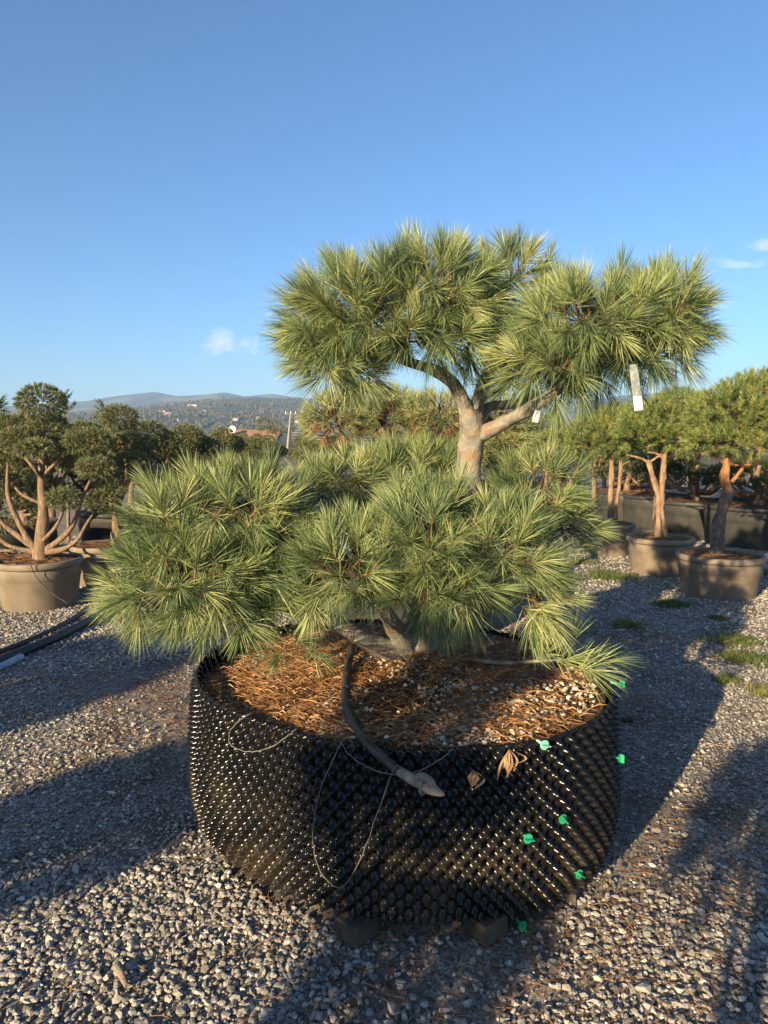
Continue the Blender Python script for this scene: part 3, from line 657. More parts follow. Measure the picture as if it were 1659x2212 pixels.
b.tube(smooth_path([e+dd*.03+nu_*.004, e+dd*.018+nu_*.022, e-dd*.006+nu_*.027, e-dd*.022+nu_*.018, e-dd*.026], 12), [.011]*12, 10, rough=.05); b.build('fold', M['hose_end'], fe_)
a = np.linspace(0, 2*np.pi, 17); sd = nrm(np.cross(dd, [0, 0, 1])); up_ = np.cross(sd, dd)
b = MB(); b.tube(e-dd*.002+.0205*(np.cos(a)[:, None]*sd+np.sin(a)[:, None]*up_*1.25), .0042, 6); b.build('tie_ring', M['hose_end'], fe_)
b = MB(); cc = hp[3]-hz0; b.tube(cc+.0155*(np.cos(a)[:, None]*np.array([1, 0, 0])+np.sin(a)[:, None]*np.array([0, .3, 1])), .0022, 6); b.build('cable_tie', M['hose'], hose)
M['drip'] = noise_mat('grey_drip_line', [(.3, (.10, .09, .08)), (.7, (.22, .20, .17))], 30, .5)
def drip(pts, label, r=.0016):
    P = smooth_path(pts, 60); P = P+np.random.default_rng(int(P[0, 0]*1000) % 97).normal(0, .0012, P.shape); o0 = P[0]; b = MB(); b.tube(P-o0, r, 6); o = b.build('drip_line', M['drip']); o.location = tuple(o0); return tag(o, label, 'drip line', 'thin drip lines on the pot')
drip([atz(760, 1585, .625), atz(742, 1598, .645)]+[on_pot(x_, y_, o_) for x_, y_, o_ in ((715, 1650, .03), (690, 1710, .034), (676, 1790, .034), (680, 1850, .033), (700, 1895, .033), (730, 1918, .034), (755, 1900, .036), (790, 1830, .04), (825, 1730, .05), (848, 1665, .075), (862, 1655, .085), (866, 1672, .08))], 'thin grey line making a long loop down the pot front')
drip([atz(640, 1530, .60), atz(580, 1535, .60)]+[atz(545, 1540, .645)]+[on_pot(x_, y_, .033) for x_, y_ in ((508, 1565), (494, 1590), (503, 1612), (540, 1624), (590, 1612), (620, 1590))]+[atz(640, 1575, .66)], 'thin line curling over the rim beside the sunlit dimples')
drip([atz(735, 1600, .64)]+[on_pot(x_, y_, o_) for x_, y_, o_ in ((752, 1628, .034), (790, 1655, .04), (840, 1672, .05), (890, 1670, .05), (940, 1648, .036))]+[atz(980, 1617, .645)], 'thin line sagging behind the hose end')
# dried weeds caught on the wall
M['dry'] = tint_mat('dry_leaf', [(0, (.16, .09, .04)), (1, (.36, .23, .12))], .8)
for px, py, hgt_, seed, lb in ((1100, 1618, 78, 3, 'withered orange weed hanging from the rim'), (1022, 1663, 46, 4, 'curled brown weed stuck to the dimples below the rim')):
    p0 = on_pot(px, py, .03); g = np.random.default_rng(seed); b = MB()
    for q in range(9):
        x1 = px+g.normal(0, 9); y1 = py+hgt_*(.45+.55*g.random()); p1 = on_pot(x1, y1, .034+.012*g.random()); pm = on_pot(px+g.normal(0, 11), (py+y1)/2, .045)
        Q = smooth_path([p0, pm, p1], 9); w = np.linspace(.2, 1, 9)*np.sin(np.linspace(.2, 3.0, 9))*.006; sdv = nrm(np.array([1, .2, g.normal(0, .5)]))
        V = np.concatenate([Q-sdv*w[:, None], Q+sdv*w[:, None]+[0, -.002, 0]]); k = np.arange(8)
        b.add(V-p0, np.stack([k, k+1, k+10, k+9], 1), g.random())
    o = b.build('dry_weed', M['dry']); o.location = tuple(p0); tag(o, lb, 'weed', 'withered weeds on the pot')

# ================================================================== TAUPE POTS and neighbours
M['taupe'] = noise_mat('taupe_plastic', [(.3, (.155, .122, .088)), (.5, (.20, .16, .117)), (.7, (.245, .20, .15))], 7, .6, .3, .15, 40, .004, 8)
M['dark_pot'] = noise_mat('dark_grey_plastic', [(.3, (.028, .028, .027)), (.7, (.06, .056, .05))], 5, .55, .35)
def make_pot(loc, r, h, label, dark=False, group='taupe pots along the rows', taper=.83, rz=0, name='plant_pot'):
    e = empty(name, loc, label, 'plant pot', group, rz); m = M['dark_pot' if dark else 'taupe']
    b = MB(); rb = r*taper; hr = h-.055
    b.lathe([(rb-.02, .004), (rb-.004, 0), (rb, .006), (rb+(r-rb)*.55*.98, h*.60), (rb+(r-rb)*.58, h*.605), (rb+(r-rb)*.575, h*.625), (rb+(r-rb)*.70, h*.63), (r-.035, hr)], sides=48)
    body = b.build('body', m, e)
    b = MB(); b.lathe([(r-.04, hr-.004), (r-.012, hr-.006), (r, hr+.008), (r+.002, h-.014), (r-.008, h), (r-.026, h+.002), (r-.036, h-.008), (r-.04, h-.06)], sides=48); b.build('rim', m, e)
    g = np.random.default_rng(int(abs(loc[0]*100+loc[1]*1000))); rr_ = np.linspace(0, r-.038, 12); ta = np.linspace(0, 6.2832, 36, endpoint=False)
    zz = h-.028+.02*np.cos(rr_/r*1.6)[:, None]+(g.random((12, 36))-.5)*.012
    V = np.stack([rr_[:, None]*np.cos(ta), rr_[:, None]*np.sin(ta), zz], -1); i, j = np.meshgrid(np.arange(11), np.arange(36), indexing='ij'); j2 = (j+1) % 36
    s_ = mesh('potting_soil', V, np.stack([i*36+j, (i+1)*36+j, (i+1)*36+j2, i*36+j2], -1).reshape(-1, 4), M['soil'], e, True)
    n = 420; rad = np.sqrt(g.random(n))*(r-.05); an = g.random(n)*6.283
    V, F, T = litter(np.stack([rad*np.cos(an), rad*np.sin(an), np.full(n, h-.012)], 1), .09, g); mesh('needle_litter', V, F, M['needle_brown'], s_, False, T)['kind'] = 'stuff'
    return e
# ---- clipped pom-pom pines (left row)
def ball_tree(name, loc, label, group, balls, stems, seed, scale=1.0, mat='needle_ball', spacing=.026, N=16, L=.030, W=.0056, twig_step=12):
    e = empty(name, loc, label, 'tree', group)
    for q, (pts, r) in enumerate(stems):
        b = MB(); limb(b, pts, r, 18, 9, .16, seed+q); b.build('trunk' if q == 0 else 'branch', M['bark_pale'], e)
    for q, (c, r) in enumerate(balls):
        r = np.asarray(r if hasattr(r, '__len__') else (r, r, r*.85), float)
        crown(e, [(np.asarray(c, float), np.maximum(r-.03, .03))], M[mat], seed*31+q, spacing, L, N, .022, W, 1, up=.0, lo=-.85, twig_r=.0028, twig_step=twig_step, wild=.12, spread=(72, 10), droop=.0, t0=.62, inner=q % 1 == 0)
    return e
L1 = atz(88, 1306); L2 = atz(228, 1258)
make_pot((L1[0], L1[1], 0), .385, .44, 'taupe pot holding the pale many-branched pine near the black pipes')
make_pot((L2[0], L2[1], 0), .34, .42, 'taupe pot half hidden behind the pine needles in the row by the black pipes')
def loc_of(root, px, py, dy=0): return at(px, py, root[1]+dy)-np.array([root[0], root[1], .40])
def zb1(zx, zy): return zx/2.764*.864, (900+zy/2.765)*.864
def zl(root, zx, zy, dy=0): px, py = zb1(zx, zy); return loc_of(root, px, py, dy)
S_ = L1[1]/FPX*.3125                                              # metres per enlarged pixel at that row
balls = []
for zx, zy, rx, rz_, dy in ((285, 290, 148, 112, 0), (330, 470, 125, 95, .1), (140, 560, 130, 90, -.1), (40, 640, 120, 80, .15), (600, 565, 150, 85, -.1), (660, 745, 120, 75, -.2), (440, 960, 105, 75, -.35), (250, 610, 120, 60, -.25), (480, 700, 110, 70, .3), (20, 470, 90, 90, .3)):
    balls.append((zl(L1, zx, zy, dy), (rx*S_*1.1, rx*S_*1.05, rz_*S_*1.1)))
def zst(rows, r): return [zl(L1, *q) for q in rows], r
stems = [zst([(280, 1400), (290, 1250), (300, 1050), (285, 850), (290, 680), (300, 420)], [.075, .06, .043, .036, .026, .015]),
         zst([(250, 1320), (160, 1180), (80, 1010), (50, 880), (60, 660, .15)], [.035, .026, .022, .018, .01]), zst([(250, 1310), (120, 1210), (20, 1130), (-60, 1000), (-90, 820)], [.033, .026, .022, .016, .012]),
         zst([(270, 1330), (150, 1310), (40, 1270), (-30, 1190), (-80, 1050)], [.03, .022, .019, .016, .012]), zst([(310, 1320), (430, 1230, -.1), (510, 1130, -.15), (560, 970, -.2), (640, 800, -.2)], [.035, .026, .023, .019, .01]),
         zst([(320, 1330), (430, 1310, -.2), (530, 1250, -.3), (590, 1150, -.3), (640, 1070, -.35)], [.03, .022, .019, .016, .008]), zst([(285, 1260), (380, 1160, -.2), (430, 1060, -.3), (440, 980, -.35)], [.02, .016, .013, .008]),
         zst([(290, 820), (230, 740, -.1), (150, 640, -.1), (140, 580, -.1)], [.024, .018, .014, .01]), zst([(295, 800), (380, 720, -.05), (430, 670, 0), (560, 600, -.1)], [.02, .016, .012, .008]),
         zst([(290, 720), (340, 650, .05), (380, 560, .1), (340, 480, .1)], [.02, .016, .012, .008]), zst([(300, 960), (370, 930, .1), (450, 800, .2), (480, 710, .3)], [.018, .015, .012, .008]), zst([(200, 950, .1), (90, 850, .1), (150, 930, 0), (300, 1000, 0)][::-1], [.016, .013, .011, .008])]
ball_tree('pom_pom_pine', (L1[0], L1[1], .40), 'pale-barked pine with many bare curved limbs and round heads by the black pipes', 'pom-pom pines in a row', balls, stems, 61)
S2 = L2[1]/FPX*.3125
balls = [(zl(L2, zx, zy, dy), (rx*S2, rx*S2*.95, rz_*S2)) for zx, zy, rx, rz_, dy in ((825, 390, 122, 98, 0), (900, 570, 165, 85, 0), (760, 620, 110, 60, .2), (900, 690, 120, 70, -.2), (740, 800, 120, 80, .1), (700, 960, 115, 80, -.2), (790, 880, 85, 70, -.1), (980, 640, 90, 70, .2))]
stems = [([zl(L2, *q) for q in ((800, 1290), (800, 1150), (815, 1000), (860, 850), (880, 740), (820, 450))], [.055, .045, .036, .03, .022, .014]), ([zl(L2, *q) for q in ((800, 1230), (830, 1120, -.1), (790, 1020, -.1), (710, 960, -.2))], [.03, .022, .016, .01]),
         ([zl(L2, *q) for q in ((830, 950), (900, 800, 0), (915, 740, 0), (910, 600, 0))], [.026, .02, .016, .01]), ([zl(L2, *q) for q in ((815, 1000), (760, 900, .1), (740, 820, .1))], [.02, .016, .01])]
ball_tree('pom_pom_pine', (L2[0], L2[1], .38), 'pine with a single round topknot in the pot beside the pale-barked one', 'pom-pom pines in a row', balls, stems, 62)
# prototype for the rest of the rows
def proto_balls(seed, h, n, w, top=.2):
    g = np.random.default_rng(seed); B_ = [((0, 0, h-top), (top, top, top*.82))]; st = [([(0, 0, -.02), (.02, .01, h*.3), (-.03, 0, h*.6), (0, 0, h-top)], [.055, .042, .03, .014])]
    for q in range(n):
        a = q*2.4+g.random(); z = h*(.36+.42*((q*.618) % 1)); r = w*(.55+.45*g.random())*(1.15-.5*z/h); rad = .17+.09*g.random()
        c = (r*math.cos(a), r*math.sin(a), z); B_.append((c, (rad, rad, rad*.62))); z0 = z*.55
        st.append(([(0, 0, z0), (c[0]*.5, c[1]*.5, z0+.06), (c[0]*.95, c[1]*.95, z-.02)], [.022, .017, .009]))
    return B_, st
rows = [((-3.12, 9.5), 1.42, 'second round-topped pine counted from the single-topknot pine'), ((-3.1, 11.2), 1.4, 'third round-topped pine counted from the single-topknot pine'), ((-3.0, 13.3), 1.38, 'fourth round-topped pine counted from the single-topknot pine')]
pB = []
for q, ((x, y), h, lb) in enumerate(rows):
    B_, st = proto_balls(80+q, h, 9, .5, .24); pB.append(ball_tree('pom_pom_pine', (x, y, .40), lb, 'pom-pom pines in a row', B_, st, 80+q, spacing=.034, N=14, L=.036, W=.0085))
    make_pot((x, y, 0), .36, .43, 'taupe pot under the '+lb.split(' counted')[0]+' of the row', rz=q)
far_lb = 'round-headed clipped pine in the distant nursery rows'
g = np.random.default_rng(90)
spots = [(-4.25, 8.3, 1.12), (-4.1, 9.8, 1.1), (-4.9, 8.6, 1.15), (-5.4, 11.5, 1.15), (-5.0, 14, 1.1), (-4.4, 16.5, 1.1), (-6.6, 16, 1.15), (-3.0, 16.2, .95), (-3.1, 19, 1.0), (-2.2, 21, .95), (-4.6, 22, 1.0), (-1.6, 24, 1.0), (-6.5, 24, 1.1), (-3.2, 27, 1.0), (-2.3, 31, 1.0), (-5.5, 31, 1.05), (-3.8, 36, 1.05), (-2.0, 40, 1.1), (-7.5, 38, 1.1), (-4.8, 44, 1.1), (-3.0, 50, 1.2), (-7.8, 20, 1.1), (-9.5, 27, 1.15), (-12, 34, 1.2)]
for q, (x, y, s) in enumerate(spots):
    lb = ('round-headed pine rising behind the dark container by the pale-barked pine', 'round-headed pine between the dark containers and the pom-pom row', 'round-headed pine beside the wispy tree behind the dark container')[q] if q < 3 else far_lb
    dup(pB[q % 3], (x, y, .28), q*1.3, s, lb, 'distant clipped pines')
# dark containers and bushy pine at the left side
make_pot((-4.55, 8.4, 0), .62, .55, 'large dark container behind the pale-barked pine', True, 'large dark containers', .9)
make_pot((-5.6, 8.0, 0), .62, .55, 'dark container partly cut off by the picture side beside black pipes', True, 'large dark containers', .9)
make_pot((-3.9, 10.2, 0), .5, .5, 'dark container between the pom-pom pines', True, 'large dark containers', .9)
# far clipped shrubs as dark hedge masses behind
def shrub(loc, lobes, mat, seed, label, group, name='bushy_pine', cat='tree', trunk_h=None, **kw):
    e = empty(name, loc, label, cat, group); k = dict(spacing=.075, L=.07, N=22, shoot=.06, W=.0085, seg=1, up=.5, lo=-.5, twig_r=.003, twig_step=6, droop=.02); k.update(kw)
    b = MB(); h = trunk_h or min(l[0][2] for l in lobes)
    limb(b, [(0, 0, -.05), (.02, 0, h*.5), (0, .02, h), (0, 0, h+.25)], [.06, .05, .04, .02], 14, 9, .2, seed); b.build('trunk', M['bark_pale'], e)
    for q, (c, r) in enumerate(lobes):
        bb = MB(); limb(bb, [(0, 0, h*.6), (c[0]*.5, c[1]*.5, (h*.6+c[2])/2-.05), tuple(c)], [.03, .02, .01], 10, 6, .1, q); bb.build('branch', M['bark_pale'], e)
    crown(e, lobes, M[mat], seed, **k); return e
shrub((-3.95, 6.95, .3), [((0, 0, .95), (.33, .4, .36)), ((-.2, .1, 1.3), (.3, .3, .3)), ((.1, .2, .6), (.35, .4, .25)), ((.02, 0, 1.45), (.2, .2, .2))], 'needle_ball', 301, 'bushy dark pine at the end of the row beside the pale-barked pine', None)
make_pot((-3.95, 6.95, 0), .34, .40, 'taupe pot of the bushy dark pine beside the pale-barked one', rz=2)

# ---- Scots pines (right row)
def scots(loc, label, seed, lobes, stems, candles=60, barkm='bark_scots'):
    e = empty('scots_pine', loc, label, 'tree', 'orange-barked pines in a row')
    for q, (pts, r, t) in enumerate(stems):
        b = MB(); n = 30; Q = smooth_path(pts, n); b.tube(Q, .84*np.interp(np.linspace(0, 1, n), np.linspace(0, 1, len(r)), r), 14, t=np.interp(np.linspace(0, 1, n), [0, 1], t), rough=.3, seed=seed+q); b.build('trunk' if t[0] < .6 else 'branch', M[barkm], e)
    g = np.random.default_rng(seed); P, A = [], []
    for _ in range(candles):                    # upright leading shoots
        c, r = lobes[g.integers(len(lobes))]; d = nrm(g.normal(size=3)); d[2] = abs(d[2])*.9+.3; d = nrm(d)
        P.append(np.asarray(c)+d*np.asarray(r)*1.12); A.append((d[0]*.25, d[1]*.25, 1))
    c_ = crown(e, lobes, M['needle_scots'], seed, spacing=.06, L=.052, N=44, shoot=.085, W=.0058, seg=1, up=.55, lo=-.45, twig_r=.003, twig_step=6, droop=.0, spread=(65, 30), extra=(np.array(P), np.array(A)))
    return e
def z3(zx, zy): return (1380+zx/3.072)*.864, (880+zy/3.072)*.864
R1, R2, R3 = atz(1551, 1286), atz(1424, 1237), atz(1311, 1199)
make_pot((R1[0], R1[1], 0), .405, .42, 'taupe pot striped by tree shadows under the thick orange trunk')
make_pot((R2[0], R2[1], 0), .375, .42, 'taupe pot under the forked double trunk')
make_pot((R3[0], R3[1], 0), .345, .43, 'taupe pot with a thin curved shadow beside the big pine needles')
def zr(root, zx, zy, dy=0): px, py = z3(zx, zy); return at(px, py, root[1]+dy)-np.array([root[0], root[1], .38])
def rl(root, rows):
    out = []
    for zx, zy, rx, rz_, dy, dep in rows:
        s = root[1]/FPX/3.072*.864; out.append((zr(root, zx, zy, dy), (rx*s-.05, dep, rz_*s-.05)))
    return out
scots((R1[0], R1[1], .38), 'thick-trunked pine with bright orange upper bark in the shadow-striped pot', 401, rl(R1, [(1330, 520, 260, 230, 0, .42), (1500, 430, 230, 240, .1, .42), (1560, 640, 190, 160, 0, .4), (1250, 690, 190, 110, -.1, .35), (1700, 420, 200, 260, 0, .4), (1420, 720, 200, 90, -.1, .35)]),
      [([zr(R1, *q) for q in ((1270, 1560), (1275, 1380), (1310, 1200), (1350, 1080), (1325, 980), (1345, 850), (1380, 740))], [.075, .068, .06, .052, .05, .045, .03], (.1, .95)), ([zr(R1, *q) for q in ((1240, 1560), (1240, 1400), (1260, 1300), (1300, 1210))], [.045, .04, .04, .03], (.1, .4)),
       ([zr(R1, *q) for q in ((1380, 1000), (1430, 940), (1490, 860), (1560, 780))], [.026, .022, .018, .012], (.7, 1)), ([zr(R1, *q) for q in ((1330, 850), (1250, 800), (1160, 780), (1140, 770))], [.02, .015, .012, .008], (.8, 1)), ([zr(R1, *q) for q in ((1370, 860), (1480, 870), (1600, 850))], [.02, .015, .01], (.8, 1))], 130)
scots((R2[0], R2[1], .38), 'pine with two slender crossing tan trunks in a taupe pot', 402, rl(R2, [(800, 560, 260, 190, 0, .42), (960, 470, 170, 170, .1, .4), (650, 620, 160, 130, 0, .36), (900, 660, 200, 90, -.1, .36)]),
      [([zr(R2, *q) for q in ((815, 1430), (820, 1250), (815, 1100), (780, 980), (745, 860), (735, 830))], [.05, .046, .038, .034, .032, .028], (.45, .8)), ([zr(R2, *q) for q in ((880, 1430), (850, 1300), (845, 1150), (850, 1000), (860, 850), (870, 720))], [.042, .038, .036, .036, .034, .026], (.45, .9)),
       ([zr(R2, *q) for q in ((740, 850), (690, 820), (620, 800), (570, 790))], [.022, .017, .013, .008], (.7, .9)), ([zr(R2, *q) for q in ((745, 850), (790, 820), (850, 780))], [.018, .015, .012], (.7, .9)), ([zr(R2, *q) for q in ((860, 820), (800, 780), (730, 770))], [.02, .016, .01], (.8, 1))], 90, 'bark_tan')
scots((R3[0], R3[1], .38), 'pine with two thin straight trunks close behind the big pine needles', 403, rl(R3, [(360, 650, 230, 160, 0, .42), (480, 560, 170, 140, .1, .4), (270, 690, 150, 110, 0, .36), (500, 700, 150, 90, -.1, .36)]),
      [([zr(R3, *q) for q in ((445, 1350), (450, 1200), (455, 1050), (460, 900), (455, 780))], [.05, .046, .04, .036, .028], (.2, .9)), ([zr(R3, *q) for q in ((490, 1340), (490, 1200), (510, 1080), (525, 950), (530, 820))], [.036, .034, .03, .028, .022], (.2, .9)), ([zr(R3, *q) for q in ((525, 880), (570, 850), (600, 840))], [.014, .011, .008], (.8, 1))], 80, 'bark_tan')
# bushy green pines beyond the row
def bush_lobes(seed, h, w, n=5):
    g = np.random.default_rng(seed); out = [((0, 0, h), (w*.62, w*.62, w*.5))]
    for q in range(n):
        a = q*6.283/n+g.random()*.5; out.append(((w*.6*math.cos(a), w*.6*math.sin(a), h-.1-.35*g.random()), (w*.5, w*.5, w*.38)))
    return out
gB = 'bushy green pines behind the orange-barked row'
q0 = shrub((5.6, 8.6, .3), bush_lobes(501, 1.75, .62), 'needle_scots', 501, 'bushy green pine growing behind the orange-barked row', gB, spacing=.08, N=26)
q1 = shrub((4.35, 11.3, .3), bush_lobes(502, 1.45, .6), 'needle_scots', 502, 'bushy green pine growing behind the orange-barked row', gB, spacing=.08, N=26)
for q, (x, y, s) in enumerate([(6.7, 10.2, 1.12), (7.3, 12.6, 1.15), (5.8, 13.4, 1.0), (6.6, 15.2, 1.08), (5.0, 15.5, .95), (4.1, 13.8, .9), (3.5, 15.3, .85), (4.4, 18, .92), (3.1, 18.5, .85), (5.9, 19, 1.0), (8.4, 16, 1.2), (3.9, 22, .9), (2.9, 23, .85), (8.2, 20, 1.15)]):
    dup((q0, q1)[q % 2], (x, y, .25), q*1.7, s, ('tall bushy green pine towering behind the thick orange trunk', 'bushy green pine behind the black container beside the thick orange trunk', 'bushy green pine behind the black container of the forked trunk')[q] if q < 3 else 'bushy green pine growing behind the orange-barked row', gB)
# dark flat-padded pines in black containers
def cloud_dark(loc, seed, label):
    g = np.random.default_rng(seed); e = empty('cloud_pine', loc, label, 'tree', 'dark cloud pines in black containers')
    b = MB(); limb(b, [(0, 0, -.03), (.05, 0, .15), (-.03, .02, .35), (0, 0, .6)], [.08, .065, .05, .03], 14, 9, .2, seed); b.build('trunk', M['bark_pale'], e)
    for q in range(8):
        a = q*.785+g.random()*.5; r = .35+.35*g.random(); z = .28+.45*g.random(); c = np.array([r*math.cos(a), r*math.sin(a), z])
        bb = MB(); limb(bb, [(0, 0, .1+.1*g.random()), (c[0]*.55, c[1]*.55, z*.45), tuple(c)], [.035, .024, .012], 12, 7, .15, q+seed); bb.build('branch', M['bark_pale'], e)
        crown(e, [(c, (.24, .24, .075))], M['needle_dark'], seed*13+q, .05, .05, 12, .03, .0065, 1, up=.4, lo=-.3, twig_step=0, inner=False, spread=(60, 10), droop=0)
    return e
cP = None
for q, (zx, zy, w, lb) in enumerate([(1560, 1515, .74, 'beside the thick orange trunk'), (1095, 1445, .6, 'between the forked trunk and the orange trunk'), (790, 1372, .56, 'behind the forked double trunk'), (570, 1318, .56, 'behind the two thin straight trunks')]):
    p = atz(*z3(zx, zy)); p[1] += w*.7; x, y = p[0]*(p[1]/(p[1]-w*.7)), p[1]
    make_pot((x, y, 0), w, .58, 'low wide black container '+lb, True, 'black containers behind the row', .93)
    if cP is None: cP = cloud_dark((x, y, .55), 601, 'dark flat-padded pine in the black container '+lb)
    else: dup(cP, (x, y, .55), q*1.4, .95, 'dark flat-padded pine in the black container '+lb)
for q, (x, y) in enumerate([(5.2, 14.6), (6.4, 11.9), (3.9, 15.8)]):
    make_pot((x, y, 0), .56, .56, 'black container deep in the row behind the black ones', True, 'containers deep in the rows', .93); dup(cP, (x, y, .53), q*2.1+.4, 1.0, 'dark flat-padded pine deep in the rows', 'dark pines deep in the rows')

# ---- second long-needled pine behind the big one
p0 = np.array([.25, 5.6, .5])
bp = empty('pine_tree', tuple(p0), 'second long-needled pine with brown dead patches behind the big pine', 'tree')
b = MB(); limb(b, [(0, 0, 0), (.05, 0, .5), (-.02, 0, .95), (.03, 0, 1.2)], [.07, .055, .045, .03], 16, 10, .15, 8); b.build('trunk', M['bark_main'], bp)
for q, (px, py, rx, ry, Yd, dep) in enumerate([(722, 918, 62, 56, 5.4, .3), (845, 908, 78, 50, 5.5, .3), (950, 912, 75, 52, 5.4, .3), (1070, 930, 80, 60, 5.6, .3), (800, 888, 95, 42, 5.9, .3), (1085, 1000, 60, 60, 5.5, .3), (960, 985, 90, 50, 5.5, .3)]):
    s = Yd/FPX*1.15; c = at(px, py-6, Yd)
    bb = MB(); limb(bb, [(0, 0, .75), ((c-p0)[0]*.5, (c-p0)[1]*.5, .85), tuple(c-p0-[0, 0, .05])], [.03, .022, .012], 12, 7, .1, q); bb.build('branch', M['bark_main'], bp)
    cr = crown(bp, [(c, (rx*s-.06, dep-.06, ry*s-.05))], M['needle'], 700+q, .068, .085, 40, .06, .0038, 1, up=.4, lo=-.35, twig_r=.004, origin=p0, t0=.66)
    gg = np.random.default_rng(720+q); d = nrm(gg.normal(size=(26, 3))); d[:, 2] = -np.abs(d[:, 2])*.7-.15; d[:, 1] = -np.abs(d[:, 1])
    V, F, T = tufts(c+d*np.array([rx*s-.10, dep-.1, ry*s-.08]), nrm(d), gg, .07, 16, .03, .0036, 1); mesh('dead_needles', V-p0, F, M['needle_brown'], cr, False, T)['kind'] = 'stuff'
make_pot((p0[0], p0[1], 0), .6, .54, 'black pot of the second long-needled pine', True, None, .95)

# ---- unseen pines behind the photographer, placed to cast shadows on pot and gravel
def shade_tree(sp, pads, top, seed, label, potlab, pr=.5, ph=.56):
    sp = np.array(sp); e = empty('pine_tree', tuple(sp), label, 'tree', 'pines standing behind the viewer')
    b = MB(); limb(b, [(0, 0, 0), (.03, 0, top*.35), (-.02, .03, top*.7), (0, .05, top)], [.05, .04, .035, .025], 16, 10, .15, 8); b.build('trunk', M['bark_main'], e)
    for q, (c, r) in enumerate(pads):
        c = np.array(c); d = c-sp; bb = MB(); limb(bb, [(0, 0, min(d[2], top)*.6), tuple(d*.5+[0, 0, .05]), tuple(d)], [.025, .02, .012], 12, 7, .1, q); bb.build('branch', M['bark_main'], e)
        crown(e, [(c, r)], M['needle'], seed+q, .06, .085, 60, .06, .006, 1, origin=sp)
    make_pot((sp[0], sp[1], 0), pr, ph, potlab, True, None, .95)
shade_tree((-1.85, -.45, .5), [((-1.64, -.14, 1.52), (.19, .15, .19)), ((-1.48, -.14, 1.20), (.26, .16, .10)), ((-1.38, -.12, .74), (.26, .2, .10))], 1.0, 800, 'neighbouring cloud-pruned pine behind the viewer with one high head added to shade the pot', 'black pot of the one-headed pine behind the viewer')  # upper pads added and shaped to throw the photographer's shadow on the pot
shade_tree((-2.95, .30, .5), [((-2.85, .38, .80), (.33, .3, .10)), ((-3.2, .2, .85), (.22, .2, .1))], .4, 820, 'low spreading pine beside the viewer', 'black pot of the low spreading pine beside the viewer')
shade_tree((-5.3, 0, .5), [((-5.3, .05, 1.55), (.5, .4, .14)), ((-5.0, -.2, 1.4), (.25, .25, .1))], 1.0, 840, 'wide-headed pine standing off behind the viewer', 'black pot of the wide-headed pine behind the viewer')
shade_tree((-.95, -1.0, .5), [((-1.0, -.85, 1.18), (.16, .16, .16)), ((-.85, -.9, 1.5), (.12, .12, .1))], .8, 860, 'added small two-headed pine casting shade in place of the photographer', 'black pot added under the small two-headed pine', .35)  # unseen pine added instead of the photographer, shading the gravel at right

# ================================================================== small things on the yard
M['pipe'] = noise_mat('black_pipe', [(.3, (.012, .012, .014)), (.7, (.04, .038, .038))], 8, .4, .4)
M['pvc'] = noise_mat('grey_pvc', [(.3, (.33, .36, .40)), (.7, (.45, .48, .52))], 8, .5, .3)
def pipe(pts, r, mat, label, cat='pipe', name='irrigation_pipe'):
    P = smooth_path([atz(px, py, r+.006) for px, py in pts], 30); b = MB(); b.tube(P-P[0], r, 14); 
    o = b.build(name, M[mat], None); o.location = tuple(P[0]); return tag(o, label, cat, 'pipes lying on the gravel')
pipe([(-160, 1490), (0, 1428), (120, 1378), (215, 1331), (300, 1296)], .036, 'pipe', 'thick black pipe lying on the gravel beside the grey tube')
pipe([(-160, 1470), (0, 1408), (100, 1367), (160, 1335), (188, 1313)], .02, 'pipe', 'thinner black pipe bending away beside the thick one')
pipe([(-120, 1492), (0, 1441), (46, 1419)], .026, 'pvc', 'pale grey tube end lying on the gravel below the black pipes')
def thin(pts, label):
    P = smooth_path(pts, 40); b = MB(); b.tube(P-P[0], .003, 6); o = b.build('drip_line', M['pipe']); o.location = tuple(P[0]); tag(o, label, 'drip line')
y1 = L1[1]-.385
thin([at(75, 1210, L1[1]-.3), at(66, 1216, L1[1]-.39), at(78, 1245, L1[1]-.37), at(110, 1280, L1[1]-.36), at(150, 1305, L1[1]-.40), atz(178, 1318, .01)], 'thin black line hanging down the pot of the pale-barked pine')
# a cone and a stick on the gravel
cn = atz(1347, 1557, .02); b = MB()
for q in range(46):
    a = q*2.4; z = q/46; r = .022*math.sin(.35+z*2.4); c = np.array([r*math.cos(a), r*math.sin(a), z*.06-.01]); o_ = np.array([math.cos(a), math.sin(a), .5])*.008
    w = np.array([-math.sin(a), math.cos(a), 0])*.006; b.add([c-w, c+w, c+o_, c-[0, 0, .004]], [[0, 1, 2], [1, 3, 2], [3, 0, 2]], .2)
b.tube([(0, 0, -.012), (0, 0, .05)], [.014, .008], 8, t=.0)
o = b.build('pine_cone', M['twig'], None, False); o.location = tuple(cn); o.rotation_euler = (R(75), 0, R(60)); tag(o, 'brown pine cone lying on gravel beside the big pot', 'pine cone')
sk = [atz(px, py, .014) for px, py in ((252, 2085), (262, 2105), (275, 2130))]; b = MB(); b.tube(smooth_path([q-sk[0] for q in sk], 8), np.linspace(.013, .007, 8), 8, t=.2, rough=.3); o = b.build('stick', M['bark_main']); o.location = tuple(sk[0]); tag(o, 'short brown stick lying on the gravel in a sunlit strip', 'stick')
